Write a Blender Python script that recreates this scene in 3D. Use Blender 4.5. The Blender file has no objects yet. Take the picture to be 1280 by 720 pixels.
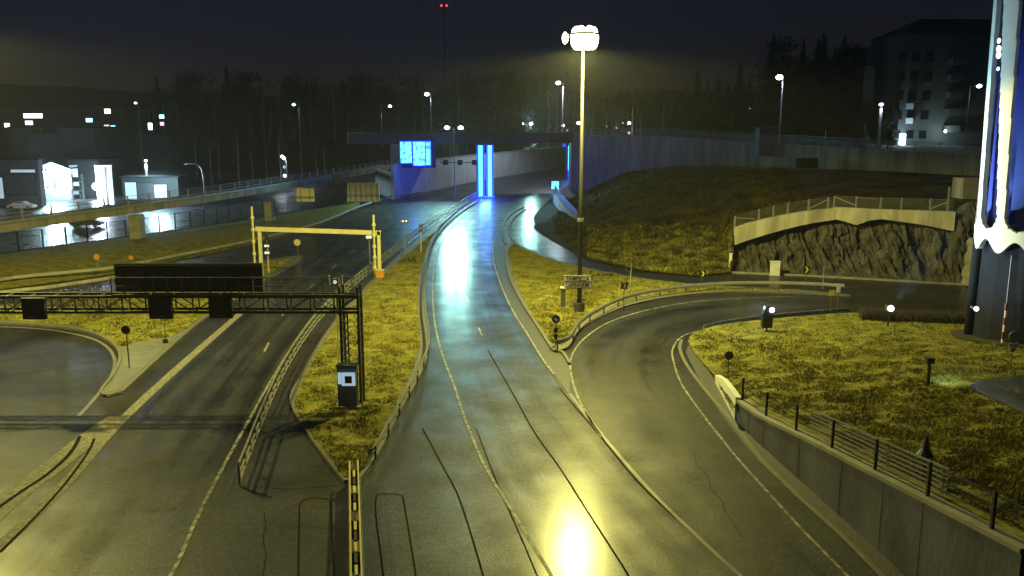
import bpy, math, random
from mathutils import Vector, Matrix
from mathutils.bvhtree import BVHTree
from mathutils.geometry import delaunay_2d_cdt
from mathutils import noise as mn
random.seed(7)
R = math.radians
S = bpy.context.scene
COL = S.collection

# ------------------------------------------------------------ camera
CAMH, PITCH, F = 15.0, R(10.8), 1100.0
cd = bpy.data.cameras.new('camera'); cam = bpy.data.objects.new('camera', cd); COL.objects.link(cam)
cam.location = (0, 0, CAMH); cam.rotation_euler = (R(90) - PITCH, 0, 0)
cd.sensor_width = 36; cd.lens = 36 * F / 1280; cd.clip_end = 6000; cd.clip_start = .2
S.camera = cam
# ------------------------------------------------------------ sky, moonlight, exposure
w = bpy.data.worlds.new('World'); S.world = w; w.use_nodes = True
wn = w.node_tree; bg = wn.nodes['Background']
sky = wn.nodes.new('ShaderNodeTexSky'); sky.sky_type = 'NISHITA'; sky.sun_disc = False
sky.sun_elevation = R(14); sky.sun_rotation = R(140); sky.air_density = 1.2; sky.dust_density = .6
tint = wn.nodes.new('ShaderNodeMix'); tint.data_type = 'RGBA'; tint.blend_type = 'MULTIPLY'; tint.inputs[0].default_value = 1
tint.inputs[7].default_value = (.60, .54, 1, 1)
wn.links.new(sky.outputs[0], tint.inputs[6]); wn.links.new(tint.outputs[2], bg.inputs[0])
bg.inputs[1].default_value = .0028
sd = bpy.data.lights.new('moonlight', 'SUN'); sun = bpy.data.objects.new('moonlight', sd); COL.objects.link(sun)
sd.energy = .07; sd.angle = R(60); sd.color = (.55, .52, 1)
sun.rotation_euler = (R(50), 0, R(-40))
S.view_settings.view_transform = 'Standard'; S.view_settings.look = 'None'
S.view_settings.exposure = 0; S.view_settings.gamma = 1
S.render.engine = 'CYCLES'
cy = S.cycles
cy.use_denoising = True; cy.max_bounces = 4; cy.diffuse_bounces = 2; cy.glossy_bounces = 2
cy.transmission_bounces = 2; cy.volume_bounces = 0; cy.sample_clamp_indirect = 2; cy.caustics_reflective = False
cy.use_adaptive_sampling = False
try: cy.use_light_tree = True
except Exception: pass

LIGHT_Y = (1.0, .91, .22)
def lamp(name, loc, power, color, radius=.25, parent=None, spot=None, aim=None, blend=.5):
    d = bpy.data.lights.new(name, 'SPOT' if spot else 'POINT')
    d.energy = power; d.color = color; d.shadow_soft_size = radius
    if spot: d.spot_size = R(spot); d.spot_blend = blend
    o = bpy.data.objects.new(name, d); COL.objects.link(o)
    o.location = Vector(loc) - (parent.location if parent else Vector((0, 0, 0)))
    if parent: o.parent = parent
    if aim is not None:
        o.rotation_euler = (Vector(aim) - Vector(loc)).to_track_quat('-Z', 'Y').to_euler()
    return o

# ------------------------------------------------------------ picture measurements -> world points
cp, sp = math.cos(PITCH), math.sin(PITCH)
def ray(px, py):
    u, v = (px - 640) / F, (360 - py) / F
    return Vector((u, cp + v * sp, -sp + v * cp))
def P(px, py, z=0.0):
    d = ray(px, py); t = (z - CAMH) / d.z
    return Vector((d.x * t, d.y * t, z))
def PD(px, py, D):
    d = ray(px, py); t = D / d.y
    return Vector((d.x * t, D, CAMH + d.z * t))
def ztop(g, py):
    v = (360 - py) / F
    return CAMH + g.y * (-sp + v * cp) / (cp + v * sp)
def mpp(g): return (g.y * cp - (g.z - CAMH) * sp) / F       # metres per picture pixel at g

# ------------------------------------------------------------ materials
MATS = {}
def nodes(m): return m.node_tree.nodes, m.node_tree.links
def mat(name, col, rough=.7, var=.25, scale=3.0, bump=.0, metal=0., bscale=None, spec=.5, stretch=None, rvar=0., col2=None, contrast=.5):
    m = bpy.data.materials.new(name); m.use_nodes = True; N, L = nodes(m); b = N['Principled BSDF']
    b.inputs['Roughness'].default_value = rough; b.inputs['Metallic'].default_value = metal
    b.inputs['Specular IOR Level'].default_value = spec
    tc = N.new('ShaderNodeTexCoord'); mp = N.new('ShaderNodeMapping'); L.new(tc.outputs['Object'], mp.inputs[0])
    if stretch: mp.inputs['Scale'].default_value = stretch
    nz = N.new('ShaderNodeTexNoise'); nz.inputs['Scale'].default_value = scale; nz.inputs['Detail'].default_value = 6
    nz.inputs['Roughness'].default_value = .65
    L.new(mp.outputs[0], nz.inputs['Vector'])
    cr = N.new('ShaderNodeValToRGB'); e = cr.color_ramp.elements
    e[0].position = .5 - contrast / 2; e[1].position = .5 + contrast / 2
    c1 = [c * (1 - var) for c in col]; c2 = [min(1, c * (1 + var)) for c in col] if col2 is None else col2
    e[0].color = (*c1, 1); e[1].color = (*c2, 1)
    L.new(nz.outputs['Fac'], cr.inputs[0]); L.new(cr.outputs[0], b.inputs['Base Color'])
    if rvar:
        mr = N.new('ShaderNodeMapRange'); n2 = N.new('ShaderNodeTexNoise'); n2.inputs['Scale'].default_value = .35
        n2.inputs['Detail'].default_value = 4; L.new(mp.outputs[0], n2.inputs['Vector'])
        mr.inputs[1].default_value = .35; mr.inputs[2].default_value = .65
        mr.inputs[3].default_value = max(.05, rough - rvar); mr.inputs[4].default_value = min(1, rough + rvar)
        L.new(n2.outputs['Fac'], mr.inputs[0]); L.new(mr.outputs[0], b.inputs['Roughness'])
    if bump:
        n3 = N.new('ShaderNodeTexNoise'); n3.inputs['Scale'].default_value = bscale or scale * 4; n3.inputs['Detail'].default_value = 5
        L.new(mp.outputs[0], n3.inputs['Vector'])
        bp = N.new('ShaderNodeBump'); bp.inputs['Strength'].default_value = bump; bp.inputs['Distance'].default_value = .05
        L.new(n3.outputs['Fac'], bp.inputs['Height']); L.new(bp.outputs[0], b.inputs['Normal'])
    MATS[name] = m; return m
def emit(name, col, s):
    m = bpy.data.materials.new(name); m.use_nodes = True; N, L = nodes(m); b = N['Principled BSDF']
    b.inputs['Base Color'].default_value = (*[min(.8, c) for c in col], 1)
    b.inputs['Emission Color'].default_value = (*col, 1); b.inputs['Emission Strength'].default_value = s
    MATS[name] = m; return m
M = MATS
mat('asphalt', (.018, .018, .026), .50, .45, 6, .5, bscale=17, rvar=.10, spec=.24)
for k_, v_ in (('Coat Weight', .36), ('Coat Roughness', .21)): M['asphalt'].node_tree.nodes['Principled BSDF'].inputs[k_].default_value = v_
# large worn patches on top of the fine grain
def enrich_asphalt(m, lo=.55, hi=1.5):
    N, L = nodes(m); b = N['Principled BSDF']; src = b.inputs['Base Color'].links[0].from_socket
    tc = N.new('ShaderNodeTexCoord'); n = N.new('ShaderNodeTexNoise'); n.inputs['Scale'].default_value = .12; n.inputs['Detail'].default_value = 8
    n.inputs['Roughness'].default_value = .6; L.new(tc.outputs['Object'], n.inputs['Vector'])
    mr = N.new('ShaderNodeMapRange'); mr.inputs[1].default_value = .35; mr.inputs[2].default_value = .65; mr.inputs[3].default_value = lo; mr.inputs[4].default_value = hi
    L.new(n.outputs['Fac'], mr.inputs[0])
    n4 = N.new('ShaderNodeTexNoise'); n4.inputs['Scale'].default_value = 2.2; n4.inputs['Detail'].default_value = 3; L.new(tc.outputs['Object'], n4.inputs['Vector'])
    mr2 = N.new('ShaderNodeMapRange'); mr2.inputs[1].default_value = .3; mr2.inputs[2].default_value = .7; mr2.inputs[3].default_value = .7; mr2.inputs[4].default_value = 1.3
    L.new(n4.outputs['Fac'], mr2.inputs[0])
    mm0 = N.new('ShaderNodeMath'); mm0.operation = 'MULTIPLY'; L.new(mr.outputs[0], mm0.inputs[0]); L.new(mr2.outputs[0], mm0.inputs[1])
    n5 = N.new('ShaderNodeTexNoise'); n5.inputs['Scale'].default_value = 5; n5.inputs['Detail'].default_value = 6; n5.inputs['Roughness'].default_value = .8; L.new(tc.outputs['Object'], n5.inputs['Vector'])
    mr5 = N.new('ShaderNodeMapRange'); mr5.inputs[1].default_value = .38; mr5.inputs[2].default_value = .62; mr5.inputs[3].default_value = .25; mr5.inputs[4].default_value = 1.9; L.new(n5.outputs['Fac'], mr5.inputs[0])
    mm = N.new('ShaderNodeMath'); mm.operation = 'MULTIPLY'; L.new(mm0.outputs[0], mm.inputs[0]); L.new(mr5.outputs[0], mm.inputs[1])
    mx = N.new('ShaderNodeMix'); mx.data_type = 'RGBA'; mx.blend_type = 'MULTIPLY'; mx.inputs[0].default_value = 1
    L.new(src, mx.inputs[6]); L.new(mm.outputs[0], mx.inputs[7]); L.new(mx.outputs[2], b.inputs['Base Color'])
enrich_asphalt(M['asphalt'])
mat('track', (.034, .034, .04), .34, .35, 5, .5, bscale=6, rvar=.08, spec=.6)
mat('patch', (.055, .055, .066), .6, .5, 5, .6, bscale=12)
mat('seam', (.012, .012, .014), .95, .4, 8, spec=.05)
mat('grit_glare', (.16, .15, .13), .8, .5, 5, .8, bscale=9, contrast=.25)
mat('paint', (.05, .05, .055), .6, .3, 2.6, .2, contrast=.22, col2=(.36, .36, .34))
mat('kerb', (.12, .115, .105), .6, .3, 2.5, .4)
mat('paving', (.14, .14, .14), .45, .3, 1.6, .4, rvar=.12)
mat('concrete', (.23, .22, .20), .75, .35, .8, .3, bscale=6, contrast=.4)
mat('deck_concrete', (.05,.05,.055), .85, .4, .5, .3, stretch=(1,1,.3))
mat('hill_wall', (.17,.155,.115), .85, .5, .5, .5, bscale=5, stretch=(1, 1, .18), contrast=.35)
mat('rock_wall', (.36,.34,.28), .8, .45, .6, .4, bscale=5, stretch=(1, 1, .18), contrast=.35)
mat('old_concrete', (.20, .19, .165), .8, .5, .5, .5, bscale=5, stretch=(1, 1, .18), contrast=.35)
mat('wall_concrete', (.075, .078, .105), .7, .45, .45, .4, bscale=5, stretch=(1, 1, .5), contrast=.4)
mat('pale_concrete', (.36, .37, .37), .75, .3, .4, .2, stretch=(1, 1, .4))
mat('dirt', (.035, .03, .022), .9, .5, .5, .8, bscale=3)
mat('grass', (.12, .11, .038), .95, .3, 1.2, .8, bscale=5, contrast=.35, spec=.1, col2=(.25, .235, .052))
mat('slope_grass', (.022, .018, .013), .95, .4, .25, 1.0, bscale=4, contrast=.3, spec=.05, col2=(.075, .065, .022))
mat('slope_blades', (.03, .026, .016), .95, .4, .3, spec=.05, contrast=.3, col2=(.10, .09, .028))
mat('dark_grass', (.055, .045, .022), .95, .6, .6, 1.0, bscale=3, contrast=.3, spec=.1)
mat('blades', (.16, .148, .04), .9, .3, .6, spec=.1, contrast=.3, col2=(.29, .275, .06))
mat('rock', (.062, .057, .05), .85, .7, 1.4, 1.0, bscale=3.0, contrast=.3, stretch=(1, 1, .3), spec=.25)
mat('galv', (.21, .21, .21), .5, .25, 3, metal=.2)
mat('galv_dark', (.10, .10, .105), .5, .3, 3, metal=.4)
mat('black_metal', (.012, .012, .014), .5, .3, 4)
mat('board_back', (.03, .03, .045), .5, .3, 2.0)
mat('cream_paint', (.55, .50, .28), .5, .15, 2)
mat('white_paint', (.75, .75, .74), .5, .12, 2)
mat('sign_white', (.75, .76, .8), .5, .08, 3)
mat('sign_blue', (.02, .05, .25), .4, .1, 3)
mat('sign_yellow', (.75, .55, .04), .4, .1, 3)
mat('sign_orange', (.55, .22, .03), .5, .2, 3)
mat('red_paint', (.2, .03, .03), .5, .2, 3)
mat('cabinet', (.10, .11, .12), .5, .2, 2)
mat('barrier_yellow', (.62, .52, .05), .5, .25, 3)
mat('shell_white', (.72, .74, .74), .4, .06, 1.5)
mat('core_blue', (.010, .012, .15), .8, .15, 1, spec=.15)
mat('core_dark', (.012, .012, .04), .4, .2, 1)
mat('lower_steel', (.015, .017, .032), .8, .2, 1, spec=.1)
mat('bark', (.07, .06, .05), .9, .4, 5)
mat('pale_bark', (.25, .24, .22), .9, .5, 3)
mat('needles', (.030, .042, .022), .8, .5, .8, contrast=.3)
mat('facade', (.07, .072, .07), .8, .15, .3, .1)
mat('facade_dark', (.10, .10, .11), .8, .3, .2)
mat('roofing', (.03, .03, .035), .8, .3, .5)
mat('glass_dark', (.01, .01, .015), .1, .1, 2)
mat('car_white', (.7, .7, .7), .3, .05, 2); mat('rubber', (.01, .01, .01), .8, .2, 4)
mat('lamp_metal', (.03, .03, .028), .6, .15, 4)
emit('lamp_yellow', (1, .93, .45), 30); emit('lamp_cool', (.80, .78, 1), 14); emit('lamp_violet', (.85, .70, 1), 6)
emit('lamp_cyan', (.25, .75, 1), 6); emit('tube_cyan', (.08, .62, 1), 3.5); emit('tube_blue', (.01, .04, 1), 3)
emit('glow_panel', (.12, .62, 1), 2.2); _m = M['glow_panel']; N, L = nodes(_m); _n = N.new('ShaderNodeTexNoise'); _n.inputs['Scale'].default_value = 1.3; _n.inputs['Detail'].default_value = 5
_t = N.new('ShaderNodeTexCoord'); L.new(_t.outputs['Object'], _n.inputs['Vector']); _r = N.new('ShaderNodeMapRange'); _r.inputs[1].default_value = .38; _r.inputs[2].default_value = .62; _r.inputs[3].default_value = .7; _r.inputs[4].default_value = 3.6
L.new(_n.outputs['Fac'], _r.inputs[0]); L.new(_r.outputs[0], N['Principled BSDF'].inputs['Emission Strength'])
emit('lit_white', (.75, .9, 1), 5); emit('lit_dim', (.6, .75, .9), .5)
emit('warm_light', (1, .8, .6), 3); emit('red_light', (1, .08, .1), 1.2); emit('signal_lens', (.8, .9, 1), .7); emit('pink_light', (1, .6, .75), 1.6)

# ------------------------------------------------------------ mesh builder
class MB:
    def __init__(s): s.v = []; s.f = []; s.smooth = False
    def add(s, vs, fs):
        n = len(s.v); s.v += [Vector(a) for a in vs]; s.f += [tuple(n + i for i in f) for f in fs]; return s
    def box(s, c, d, rz=0, tilt=None):
        m = Matrix.Rotation(rz, 3, 'Z')
        if tilt is not None: m = m @ tilt
        c = Vector(c); x, y, z = d[0] / 2, d[1] / 2, d[2] / 2
        vs = [c + m @ Vector(p) for p in ((-x,-y,-z),(x,-y,-z),(x,y,-z),(-x,y,-z),(-x,-y,z),(x,-y,z),(x,y,z),(-x,y,z))]
        return s.add(vs, [(0,3,2,1),(4,5,6,7),(0,1,5,4),(1,2,6,5),(2,3,7,6),(3,0,4,7)])
    def tube(s, pts, r, n=8, cap=True):
        pts = [Vector(p) for p in pts]; rs = r if isinstance(r, (list, tuple)) else [r] * len(pts)
        vs = []; 
        for i, p in enumerate(pts):
            a = pts[max(0, i - 1)]; b = pts[min(len(pts) - 1, i + 1)]; t = (b - a).normalized()
            u = t.cross(Vector((0, 0, 1)) if abs(t.z) < .9 else Vector((0, 1, 0))).normalized(); w_ = t.cross(u)
            for k in range(n):
                q = 2 * math.pi * k / n; vs.append(p + (u * math.cos(q) + w_ * math.sin(q)) * rs[i])
        fs = [(i*n+k, i*n+(k+1)%n, (i+1)*n+(k+1)%n, (i+1)*n+k) for i in range(len(pts)-1) for k in range(n)]
        if cap: fs += [tuple(range(n))[::-1], tuple((len(pts)-1)*n + k for k in range(n))]
        return s.add(vs, fs)
    def bar(s, a, b, w_=.1, h=None):
        h = h or w_; a, b = Vector(a), Vector(b); t = (b - a); L_ = t.length; t.normalize()
        u = t.cross(Vector((0, 0, 1)) if abs(t.z) < .95 else Vector((0, 1, 0))).normalized(); v = u.cross(t)
        vs = []
        for p in (a, b):
            for (x, y) in ((-1,-1),(1,-1),(1,1),(-1,1)): vs.append(p + u * x * w_ / 2 + v * y * h / 2)
        return s.add(vs, [(0,1,2,3)[::-1],(4,5,6,7),(0,1,5,4),(1,2,6,5),(2,3,7,6),(3,0,4,7)])
    def disc(s, c, r, normal, th=.03, n=16):
        c = Vector(c); nrm = Vector(normal).normalized()
        return s.tube([c - nrm * th / 2, c + nrm * th / 2], r, n)
    def ball(s, c, r, n=8, m=6, sz=1):
        c = Vector(c); vs = [c + Vector((0, 0, r * sz))]
        for i in range(1, m):
            th = math.pi * i / m
            for k in range(n): vs.append(c + Vector((math.sin(th)*math.cos(2*math.pi*k/n)*r, math.sin(th)*math.sin(2*math.pi*k/n)*r, math.cos(th)*r*sz)))
        vs.append(c - Vector((0, 0, r * sz)))
        fs = [(0, 1+k, 1+(k+1)%n) for k in range(n)]
        for i in range(m-2): fs += [(1+i*n+k, 1+(i+1)*n+k, 1+(i+1)*n+(k+1)%n, 1+i*n+(k+1)%n) for k in range(n)]
        l = len(vs)-1; b = 1+(m-2)*n; fs += [(l, b+(k+1)%n, b+k) for k in range(n)]
        return s.add(vs, fs)
    def sweep(s, pts, prof, close=True):
        """profile (offset to the left, height) swept along a ground polyline; closed profile gives a solid"""
        pts = [Vector(p) for p in pts]; n = len(prof); vs = []
        for i, p in enumerate(pts):
            a = pts[max(0, i-1)]; b = pts[min(len(pts)-1, i+1)]; t = (b - a); t.z = 0; t.normalize(); u = Vector((-t.y, t.x, 0))
            for (o, h) in prof: vs.append(p + u * o + Vector((0, 0, h)))
        fs = [(i*n+k, i*n+(k+1)%n, (i+1)*n+(k+1)%n, (i+1)*n+k) for i in range(len(pts)-1) for k in range(n if close else n-1)]
        if close: fs += [tuple(range(n))[::-1], tuple((len(pts)-1)*n+k for k in range(n))]
        return s.add(vs, fs)
    def build(s, name, m, parent=None, smooth=False, kind=None):
        me = bpy.data.meshes.new(name); off = parent_world(parent) if parent else Vector((0, 0, 0))
        me.from_pydata([tuple(v - off) for v in s.v], [], s.f); me.update()
        import bmesh
        b = bmesh.new(); b.from_mesh(me); bmesh.ops.recalc_face_normals(b, faces=b.faces); b.to_mesh(me); b.free()
        if isinstance(m, str): m = MATS[m]
        me.materials.append(m)
        if smooth: me.polygons.foreach_set('use_smooth', [True] * len(me.polygons))
        o = bpy.data.objects.new(name, me); COL.objects.link(o)
        if parent: o.parent = parent
        if kind: o['kind'] = kind
        return o
def parent_world(o):
    v = Vector((0, 0, 0))
    while o: v += o.location; o = o.parent
    return v
def tag(o, label, cat, group=None, kind=None):
    o['label'] = label; o['category'] = cat
    if group: o['group'] = group
    if kind: o['kind'] = kind
    return o
def thing(name, label, cat, loc, group=None):
    o = bpy.data.objects.new(name, None); COL.objects.link(o); o.location = Vector(loc); o.empty_display_size = .3
    return tag(o, label, cat, group)
def link_copy(src, parent, loc, rz=0):
    c = src.copy(); COL.objects.link(c); c.parent = parent
    c.location = Vector(loc) - parent_world(parent); c.rotation_euler = (0, 0, rz); return c
def copy_tree(o, parent=None):
    c = o.copy(); COL.objects.link(c)
    if parent: c.parent = parent
    for ch in [x for x in bpy.data.objects if x.parent == o]: copy_tree(ch, c)
    return c
def smooth(pts, n=5):
    out = []; q = [pts[0]] + list(pts) + [pts[-1]]
    for i in range(1, len(q) - 2):
        for k in range(n):
            t = k / n; a, b, c, d = [Vector(v) for v in q[i-1:i+3]]
            out.append(.5*((2*b)+(-a+c)*t+(2*a-5*b+4*c-d)*t*t+(-a+3*b-3*c+d)*t**3))
    out.append(Vector(pts[-1])); return out
def line(px, z=0.0, n=5): return smooth([P(a, b, z) for a, b in px], n)
def resample(pts, step):
    out = [pts[0].copy()]; acc = 0
    for a, b in zip(pts, pts[1:]):
        L_ = (b - a).length; d = step - acc
        while d <= L_: out.append(a.lerp(b, d / L_)); d += step
        acc = (acc + L_) % step if L_ else acc
    return out
def inside(p, poly):
    c = False; j = len(poly) - 1
    for i in range(len(poly)):
        a, b = poly[i], poly[j]
        if (a.y > p[1]) != (b.y > p[1]) and p[0] < (b.x - a.x) * (p[1] - a.y) / (b.y - a.y) + a.x: c = not c
        j = i
    return c
def slab(name, poly, z, m, depth=.2, kind='structure', fn=None, step=None):
    """horizontal sheet with a skirt, filled by triangulation"""
    pts = [Vector((p.x, p.y)) for p in poly]; n = len(pts); ex = []
    if step:
        x0, x1 = min(p.x for p in pts), max(p.x for p in pts); y0, y1 = min(p.y for p in pts), max(p.y for p in pts)
        x = x0 + step
        while x < x1:
            y = y0 + step
            while y < y1:
                q = Vector((x + random.uniform(-.3,.3)*step, y + random.uniform(-.3,.3)*step))
                if inside(q, pts): ex.append(q)
                y += step
            x += step
    v, e, f, *_ = delaunay_2d_cdt(pts + ex, [(i, (i+1) % n) for i in range(n)], [list(range(n))], 1, 1e-4)
    zf = fn or (lambda x, y: z)
    b = MB(); b.add([Vector((a.x, a.y, zf(a.x, a.y))) for a in v], [tuple(t) for t in f])
    if depth:
        tv = [Vector((a.x, a.y, zf(a.x, a.y))) for a in pts]
        b.add(tv + [a - Vector((0, 0, depth)) for a in tv], [(i, (i+1)%n, n+(i+1)%n, n+i) for i in range(n)])
    o = b.build(name, m)
    if kind: o['kind'] = kind
    return o, b
GROUND_V, GROUND_F = [], []
def to_ground(b):
    n = len(GROUND_V); GROUND_V.extend(b.v); GROUND_F.extend([tuple(n+i for i in f) for f in b.f])

# ------------------------------------------------------------ ground and roads
b = MB(); g = 40
for i in range(g + 1):
    for j in range(g + 1): b.v.append(Vector((-1500 + 3000*i/g, -60 + 2600*j/g, -.06)))
b.f = [(i*(g+1)+j, (i+1)*(g+1)+j, (i+1)*(g+1)+j+1, i*(g+1)+j+1) for i in range(g) for j in range(g)]
b.build('ground', 'dirt', kind='structure'); to_ground(b)

road_px = [(-500,1000),(1900,1000),(1900,385),(1300,362),(1215,357),(918,339),(870,346),(800,339),(735,325),(700,307),(672,286),(666,273),(676,260),(700,238),(722,222),(780,200),(760,190),(700,209),
 (590,228),(490,248),(452,259),(400,284),(320,306),(215,329),(145,344),(0,364),(-500,430)]
RP = [P(*q) for q in road_px]
slab('road', RP, 0, 'asphalt', .05); to_ground(MB().add(RP, [tuple(range(len(RP)))]))

median_px_l = [(430,600),(400,562),(372,522),(362,495),(375,470),(397,430),(420,398),(448,366),(480,336),(505,312),(530,293),(560,268),(592,246)]
median_px_r = [(600,250),(578,264),(560,279),(545,298),(535,325),(531,355),(532,385),(536,410),(537,430),(531,455),(519,480),(502,510),(486,542),(467,575),(449,599)]
mp_ = [p for p in line(median_px_l, .12, 3)] + [p for p in line(median_px_r, .12, 3)]
slab('median_island', mp_, .12, 'kerb', .14)
gl = line([(432,596),(402,556),(376,520),(370,495),(383,470),(404,430),(428,398),(455,368),(486,338),(512,316),(536,296),(563,272),(588,252)], .14, 3)
gr = line([(570,266),(550,282),(537,302),(528,330),(522,360),(523,400),(524,430),(517,458),(505,484),(490,512),(474,544),(458,574),(446,592)], .14, 3)
median_grass = gl + gr
rg = lambda x, y: .15 + .05 * mn.noise(Vector((x*.6, y*.6, 0)))
o, bb = slab('grass_ground', median_grass, .15, 'grass', .1, fn=rg, step=1.2); to_ground(bb)

tri_out = line([(633,306),(636,340),(652,376),(672,408),(689,434)], .12, 4) + line([(697,438),(712,433),(725,413),(750,396),(790,380),(850,369),(920,364),(1000,366),(1062,369)], .12, 4) + line([(1062,368),(1000,362),(920,358),(860,354),(800,347),(740,336),(690,323),(655,309),(640,302)], .12, 4)
slab('triangle_island', tri_out, .12, 'kerb', .14)
tri_grass = line([(636,310),(640,340),(656,376),(676,408),(690,428)], .14, 4) + line([(699,431),(710,424),(722,407),(748,390),(790,374),(850,365),(920,362)], .14, 4) + line([(1000,363.5),(920,359.5),(860,356),(800,349.5),(740,338.5),(690,325.5),(655,312),(642,305)], .14, 4)
o, bb = slab('grass_ground', tri_grass, .15, 'grass', .1, fn=rg, step=1.5); to_ground(bb)

lis_out = line([(135,495),(128,489),(143,470),(151,452),(148,436),(132,423),(108,414),(60,408),(0,404),(-200,402),(-500,410)], .12, 4) + line([(-500,402),(-200,388),(0,381),(100,370),(200,354),(300,330),(340,324),(372,319),(378,321)], .12, 4) + line([(372,327),(335,348),(300,370),(262,393),(235,414),(205,441),(180,464),(152,490)], .12, 4)
slab('corner_island', lis_out, .12, 'kerb', .14)
lis_grass = line([(213,421),(190,424),(168,428),(150,432),(128,418),(105,410),(60,404),(0,400),(-200,398),(-480,405)], .14, 4) + line([(-480,404),(-200,390),(0,384),(100,373),(200,357),(300,333),(340,327),(365,323)], .14, 4) + line([(332,346),(296,369),(258,391),(232,411)], .14, 4)
o, bb = slab('grass_ground', lis_grass, .15, 'grass', .1, fn=rg, step=2.0); to_ground(bb)
slab('pavement', line([(135,493),(146,472),(154,452),(152,434)], 0, 3) + line([(170,430),(192,426),(215,423),(232,412)], 0, 3) + line([(226,420),(203,440),(178,463),(150,489)], 0, 3), .135, 'paving', .02)
slab('pavement', line([(617,296),(619,325),(628,355),(643,388),(660,415),(680,448),(694,469),(712,495)], 0, 4) + line([(712,455),(706,441),(690,437),(672,410),(651,377),(635,342),(631,306)], 0, 4), .012, 'patch', .01)
slab('pavement', line([(300,607),(318,560),(340,512),(358,475),(380,440),(400,410)], 0, 3) + line([(412,402),(396,426),(374,466),(360,495),(371,524),(399,565),(429,603)], 0, 3) + [P(429,606), P(360,612)], .008, 'asphalt', .005)
slab('pavement', line([(857,440),(875,475),(905,522),(945,572),(1000,625),(1050,670),(1105,725),(1150,765)], 0, 4) + line([(1170,765),(1130,720),(1110,700),(1060,655),(1010,610),(960,565),(922,528),(897,480),(880,455),(862,430)], 0, 4), .01, 'patch', .008)

# right-hand mound held by the retaining wall -------------------------------------------------
wall_base_px = [(921,527),(940,546),(960,565),(1010,610),(1060,655),(1110,700),(1160,745),(1260,838)]
wall_h = [1.0,1.15,1.4,1.95,2.35,2.7,3.0,3.5]
wb = [P(*q) for q in wall_base_px]
for i, q in enumerate(wb): q.z = wall_h[i]
wt = smooth(wb, 4)
wcol = smooth([P(860,426,.13), P(872,446,.13), P(890,466,.2), P(905,492,.5), P(914,512,.8)], 3) + wt
ecol = line([(861,424),(866,417),(880,411),(900,406),(930,402),(965,398),(1000,395),(1060,391),(1110,392),(1160,394),(1215,397),(1300,402),(1500,412),(1900,425)], .13, 6)
def at_frac(pl, t):
    ls = [0]
    for a, c in zip(pl, pl[1:]): ls.append(ls[-1] + (c - a).length)
    d = t * ls[-1]
    for i in range(len(pl) - 1):
        if ls[i+1] >= d: return pl[i].lerp(pl[i+1], (d - ls[i]) / max(1e-6, ls[i+1] - ls[i]))
    return pl[-1].copy()
b = MB(); NU, NV = 90, 44
for i in range(NU + 1):
    a = at_frac(wcol, i / NU); c = at_frac(ecol, (i / NU) ** 1.15)
    for j in range(NV + 1):
        t = j / NV; q = a.lerp(c, t); s_ = 1 - (t ** 1.6)
        q.z = c.z + (a.z - c.z) * s_ + (.5 * math.sin(math.pi * t) ** 2) * min(1, i / 30)
        if 0 < j < NV: q.z += .10 * mn.noise(Vector((q.x*.5, q.y*.5, 1))) + .05 * mn.noise(Vector((q.x*2, q.y*2, 1)))
        b.v.append(q)
b.f = [(i*(NV+1)+j, (i+1)*(NV+1)+j, (i+1)*(NV+1)+j+1, i*(NV+1)+j+1) for i in range(NU) for j in range(NV)]
b.build('mound', 'grass', smooth=True, kind='structure'); to_ground(b); MOUND = b

# hillside behind the ramp, cut rock below it --------------------------------------------------
cols = [((666,283,0,.1),(694,262,158)),((690,300,0,.1),(714,248,163)),((735,324,0,.1),(745,232,170)),((800,338,0,.1),(785,215,163)),((870,345,0,.1),(835,208,150)),((914,341,0,.1),(880,207,143)),
 ((917,292,89,0),(920,208,138)),((960,284,90,0),(960,209,132)),((1000,276,90,0),(1000,211,126)),((1040,270,89,0),(1060,212,119)),((1100,270,87,0),(1110,214,114)),((1190,276,84,0),(1200,219,107)),((1300,286,80,0),(1320,224,99)),((1600,300,74,0),(1600,232,88))]
lo, hi = [], []
for a, c in cols:
    lo.append(P(a[0], a[1], a[3]) if a[2] == 0 else PD(a[0], a[1], a[2])); hi.append(PD(*c))
b = MB(); NV = 26; K = 6; rows = []
for i in range(len(cols) - 1):
    for k in range(K):
        t = k / K; rows.append((lo[i].lerp(lo[i+1], t), hi[i].lerp(hi[i+1], t)))
rows.append((lo[-1], hi[-1]))
for a, c in rows:
    for j in range(NV + 1):
        t = j / NV; q = a.lerp(c, t); bul = .06 * math.sin(math.pi * t) * (c.z - a.z)
        q.z += bul + (.35 * mn.noise(Vector((q.x*.12, q.y*.12, 3))) + .15 * mn.noise(Vector((q.x*.5, q.y*.5, 5)))) * math.sin(math.pi * t)
        b.v.append(q)
b.f = [(i*(NV+1)+j, (i+1)*(NV+1)+j, (i+1)*(NV+1)+j+1, i*(NV+1)+j+1) for i in range(len(rows)-1) for j in range(NV)]
b.build('hillside', 'slope_grass', smooth=True, kind='structure'); to_ground(b)

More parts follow.
